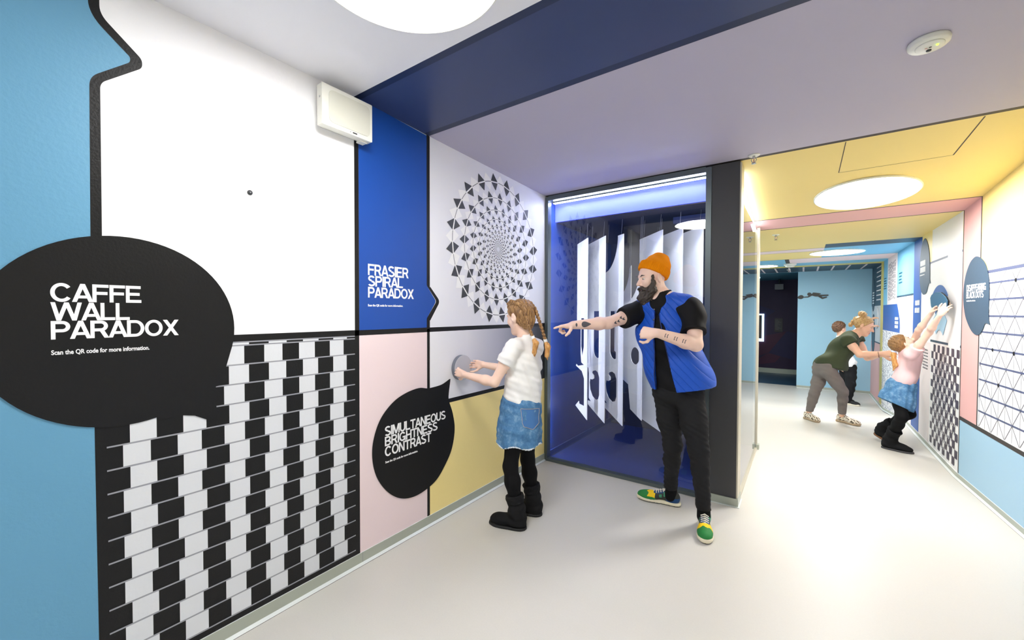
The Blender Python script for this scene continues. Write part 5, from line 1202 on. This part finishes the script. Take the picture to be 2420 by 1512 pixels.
# ================================================================== the girl in pink reaching up
def build_girl2():
    base = V(.86,5.87,0); skin = skin_mat('skin_fair', (248,212,192)); left = V(0,1,0)
    headc, neckb = A(2133,812,4.27), A(2146,826,4.25); Rsh, Lsh = A(2155,836,4.08), A(2150,828,4.38); chest, waist, pel = A(2152,850,4.25), A(2140,885,4.28), A(2130,912,4.29)
    Rel, Rwr = A(2195,786,3.92), A(2222,744,3.74); Lel, Lwr = A(2171,780,4.16), A(2199,743,4.02)
    Rhip, Lhip = A(2124,928,4.24), A(2138,928,4.38); Rkn, Lkn = A(2131,985,4.18), A(2149,978,4.34); Ran, Lan = V(.775,5.87,.10), V(.735,6.13,.155)
    S = SDF(.006); d = nv(chest-pel); ax = np.array([nv(np.cross(left, d)), left, d])
    S.ell(chest, (.078,.12,.14), ax, .03); S.ell(waist, (.07,.10,.12), ax, .05); S.ell(pel, (.08,.115,.10), ax, .05)
    S.chain([Rsh, neckb-d*.02, Lsh], [.042,.05,.042], .04); S.chain([neckb-d*.02, headc+V(.01,0,-.03)], [.05,.046], .025)
    add_arm(S, Rsh, Rel, Rwr, .66); add_arm(S, Lsh, Lel, Lwr, .66)
    for a, b_, c in ((Rhip,Rkn,Ran),(Lhip,Lkn,Lan)): limb_trousers(S, a, b_, c, [.06,.05,.038,.036,.028])
    P, fr = add_head(S, headc, V(.72,.18,.62), V(-.62,0,.75), .81, nose=.97); f, l, u = fr
    add_hand(S, Rwr, V(.35,-.35,.85), V(.6,.7,.1), .80, 1, [(.3,.6,.4)]*4, (.7,.5,.3)); add_hand(S, Lwr, V(.35,-.3,.85), V(.7,-.5,.1), .80, -1, [(.3,.6,.4)]*4, (.7,.5,.3))
    body = tag(S.build('person', skin, None, base=base), 'girl in pink t-shirt and denim skirt leaning back with both arms raised', 'person')
    hm = hair_mat('hair_darkblond', (116,84,52), (172,130,82), 110); face_parts(P, fr, .81, body, skin_mat('lip_pink', (220,140,130)), hm)
    H = SDF(.0045); ax2 = np.array([f,l,u]); H.ell(P(-.016,0,.036), (.089,.071,.082), ax2, .02); H.ell(P(-.05,0,.0), (.062,.064,.066), ax2, .03); H.cut(P(.055,0,.06), nv(f*.82-u*.56)); H.cut(P(.01,0,-.02), nv(f*.85-u*.5)); H.disp = folds(.003, 170, 8, tuple(f)); H.build('hair', hm, body)
    q = P(-.105,.0,.0); H = SDF(.0045); H.chain([P(-.09,0,-.005), q, q+V(-.01,0,-.06), q+V(.005,-.02,-.17), q+V(-.01,-.02,-.23)], [.018,.015,.022,.021,.005], .015); H.disp = folds(.0014, 300, 5, (.7,.7,.04)); tl = H.build('ponytail', hair_mat('hair_blondtip', (190,126,62), (236,186,118), 70), body)
    H = SDF(.0045); H.cone(q+V(-.003,0,-.015), q+V(-.006,0,-.035), .021,.021); H.build('hair_tie', fabric('hair_tie_blue',(206,220,244),.9), tl)
    pk = fabric('pink_tee', (250,212,214), .9); S = SDF(.0055)
    S.ell(chest, (.092,.135,.155), ax, .03); S.ell(waist, (.090,.122,.15), ax, .05); S.ell(pel+d*.06, (.096,.128,.10), ax, .05); S.chain([Rsh, neckb-d*.035, Lsh], [.050,.056,.050], .04)
    d1 = nv(Rel-Rsh); S.chain([Rsh, Rsh+d1*.16], [.058,.064], .025, [(Rsh+d1*.09, d1)]); d2 = nv(Lel-Lsh); S.chain([Lsh, Lsh+d2*.16], [.058,.064], .025, [(Lsh+d2*.09, d2)])
    S.cut(pel+d*.035, nv(-d)); S.disp = folds(.005, 36, 31, (.6,.2,.5)); S.build('tshirt', pk, body)
    S = SDF(.0055); hem = A(2116,956,4.29); hd = nv(waist-hem)
    S.chain([pel+d*.055, pel, hem+hd*.06, hem-hd*.06], [.098,.112,.142,.160], .03)
    S.chain([hem+hd*.0, hem-hd*.12], [.112,.138], .01, sub=True); S.cut(hem, nv(-hd*.92-V(.25,0,.1))); S.cut(pel+d*.06, d); S.disp = folds(.006, 40, 12); sk = S.build('skirt', denim('denim'), body)
    tg = fabric('tights', (14,14,16), .8)
    for a, b_, c in ((Rhip,Rkn,Ran),(Lhip,Lkn,Lan)): S = SDF(.0055); limb_trousers(S, a, b_, c, [.060,.056,.048,.047,.034]); S.build('tights', tg, body)
    bm_ = fabric('boot_suede', (24,24,26), .8, 500, .25); bs_ = PM('boot_sole_grey', (60,58,60), .6)
    boot((.715,5.895,0), (.945,5.805,0), Ran, Rkn, body, bm_, bs_, .98, .15); boot((.69,6.19,.075), (.845,6.02,.006), Lan, Lkn, body, bm_, PM('boot_sole_tan',(120,80,48),.6), .95, .15)
build_girl2()
# ================================================================== the child in white behind the woman
def build_boy():
    base = V(.66,9.4,fz(9.4)); z0 = base[2]; skin = skin_mat('skin_mid', (240,190,160)); left = V(-.7,.7,0)
    D = 7.3; headc, neckb = A(1984,776,D), A(1988,795,D); chest, pel = A(1994,822,D), A(2000,862,D); Rsh, Lsh = A(2004,805,D-.12), A(1996,803,D+.12)
    Rel, Rwr = A(2034,796,7.3), A(2060,772,7.1); Lel, Lwr = A(2030,778,7.35), A(2058,754,7.2)
    Rhip, Lhip = A(2010,872,D-.05), A(1998,872,D+.08); Rkn, Lkn = A(2010,908,D-.07), A(1994,908,D+.1); Ran, Lan = A(2003,944,D), A(1990,940,D+.2)
    S = SDF(.008); ch = np.array([V(.7,.7,0), left, V(0,0,1)])
    S.ell(chest, (.10,.14,.18), ch, .03); S.ell(pel, (.10,.13,.14), ch, .05); S.chain([Rsh, neckb, Lsh], [.045,.05,.045], .04); S.chain([neckb, headc], [.048,.048], .02)
    add_arm(S, Rsh, Rel, Rwr, .8); add_arm(S, Lsh, Lel, Lwr, .8)
    for a, b_, c in ((Rhip,Rkn,Ran),(Lhip,Lkn,Lan)): limb_trousers(S, a, b_, c, [.058,.05,.038,.036,.028])
    P, fr = add_head(S, headc, V(.75,.6,-.1), V(0,0,1), .95); f, l, u = fr
    add_hand(S, Rwr, V(.7,.5,.25), V(.5,.5,-.4), .85, 1, [(.3,.5,.4)]*4); add_hand(S, Lwr, V(.7,.4,.3), V(.5,.4,-.5), .85, 1, [(.3,.5,.4)]*4)
    body = tag(S.build('person', skin, None, base=base), 'brown-haired child in white shirt and black trousers standing behind the bending woman', 'person')
    hm = hair_mat('hair_brown', (70,48,34), (128,92,64), 60); face_parts(P, fr, .95, body, skin_mat('lip_pink', (220,140,130)), hm)
    H = SDF(.006); H.ell(P(-.016,0,.036), (.106,.086,.098), np.array([f,l,u]), .02); H.ell(P(-.03,0,.0), (.085,.08,.08), np.array([f,l,u]), .02); H.cut(P(.05,0,.05), nv(f*.75-u*.65)); H.disp = folds(.005, 140, 8); H.build('hair', hm, body)
    wt = fabric('white_shirt', (244,244,246), .85); S = SDF(.0075)
    S.ell(chest, (.12,.16,.2), ch, .03); S.ell(pel+V(0,0,.05), (.125,.155,.13), ch, .05); S.chain([Rsh, neckb-V(0,0,.02), Lsh], [.055,.06,.055], .04)
    for a, b_, c in ((Rsh,Rel,Rwr),(Lsh,Lel,Lwr)): dd = nv(c-b_); S.chain([a, b_, c], [.055,.047,.04], .02, [(c-dd*.03, dd)])
    S.cut(pel-V(0,0,.02), V(0,0,-1)); S.disp = folds(.006, 35, 2); S.build('shirt', wt, body)
    bt = fabric('black_trousers', (26,27,30), .8); S = SDF(.0075); S.ell(pel, (.115,.145,.13), ch, .05)
    for a, b_, c in ((Rhip,Rkn,Ran),(Lhip,Lkn,Lan)): limb_trousers(S, a, b_, c, [.09,.08,.07,.07,.062])
    S.cut(pel+V(0,0,.03), V(0,0,1)); S.disp = folds(.003, 60, 6, (.1,.1,1)); S.build('trousers', bt, body)
    up_ = [PM('canvas_black', (30,30,33), .8)]; so = [PM('sole_white', (232,224,206), .6)]
    for an, dr in ((Ran, V(.6,-.25,0)),(Lan, V(.62,-.1,0))):
        dr = nv(dr); h = V(an[0], an[1], z0)-dr*.06; sneaker(h, h+dr*.235, body, an, (up_, so, None), .042, .07)
build_boy()
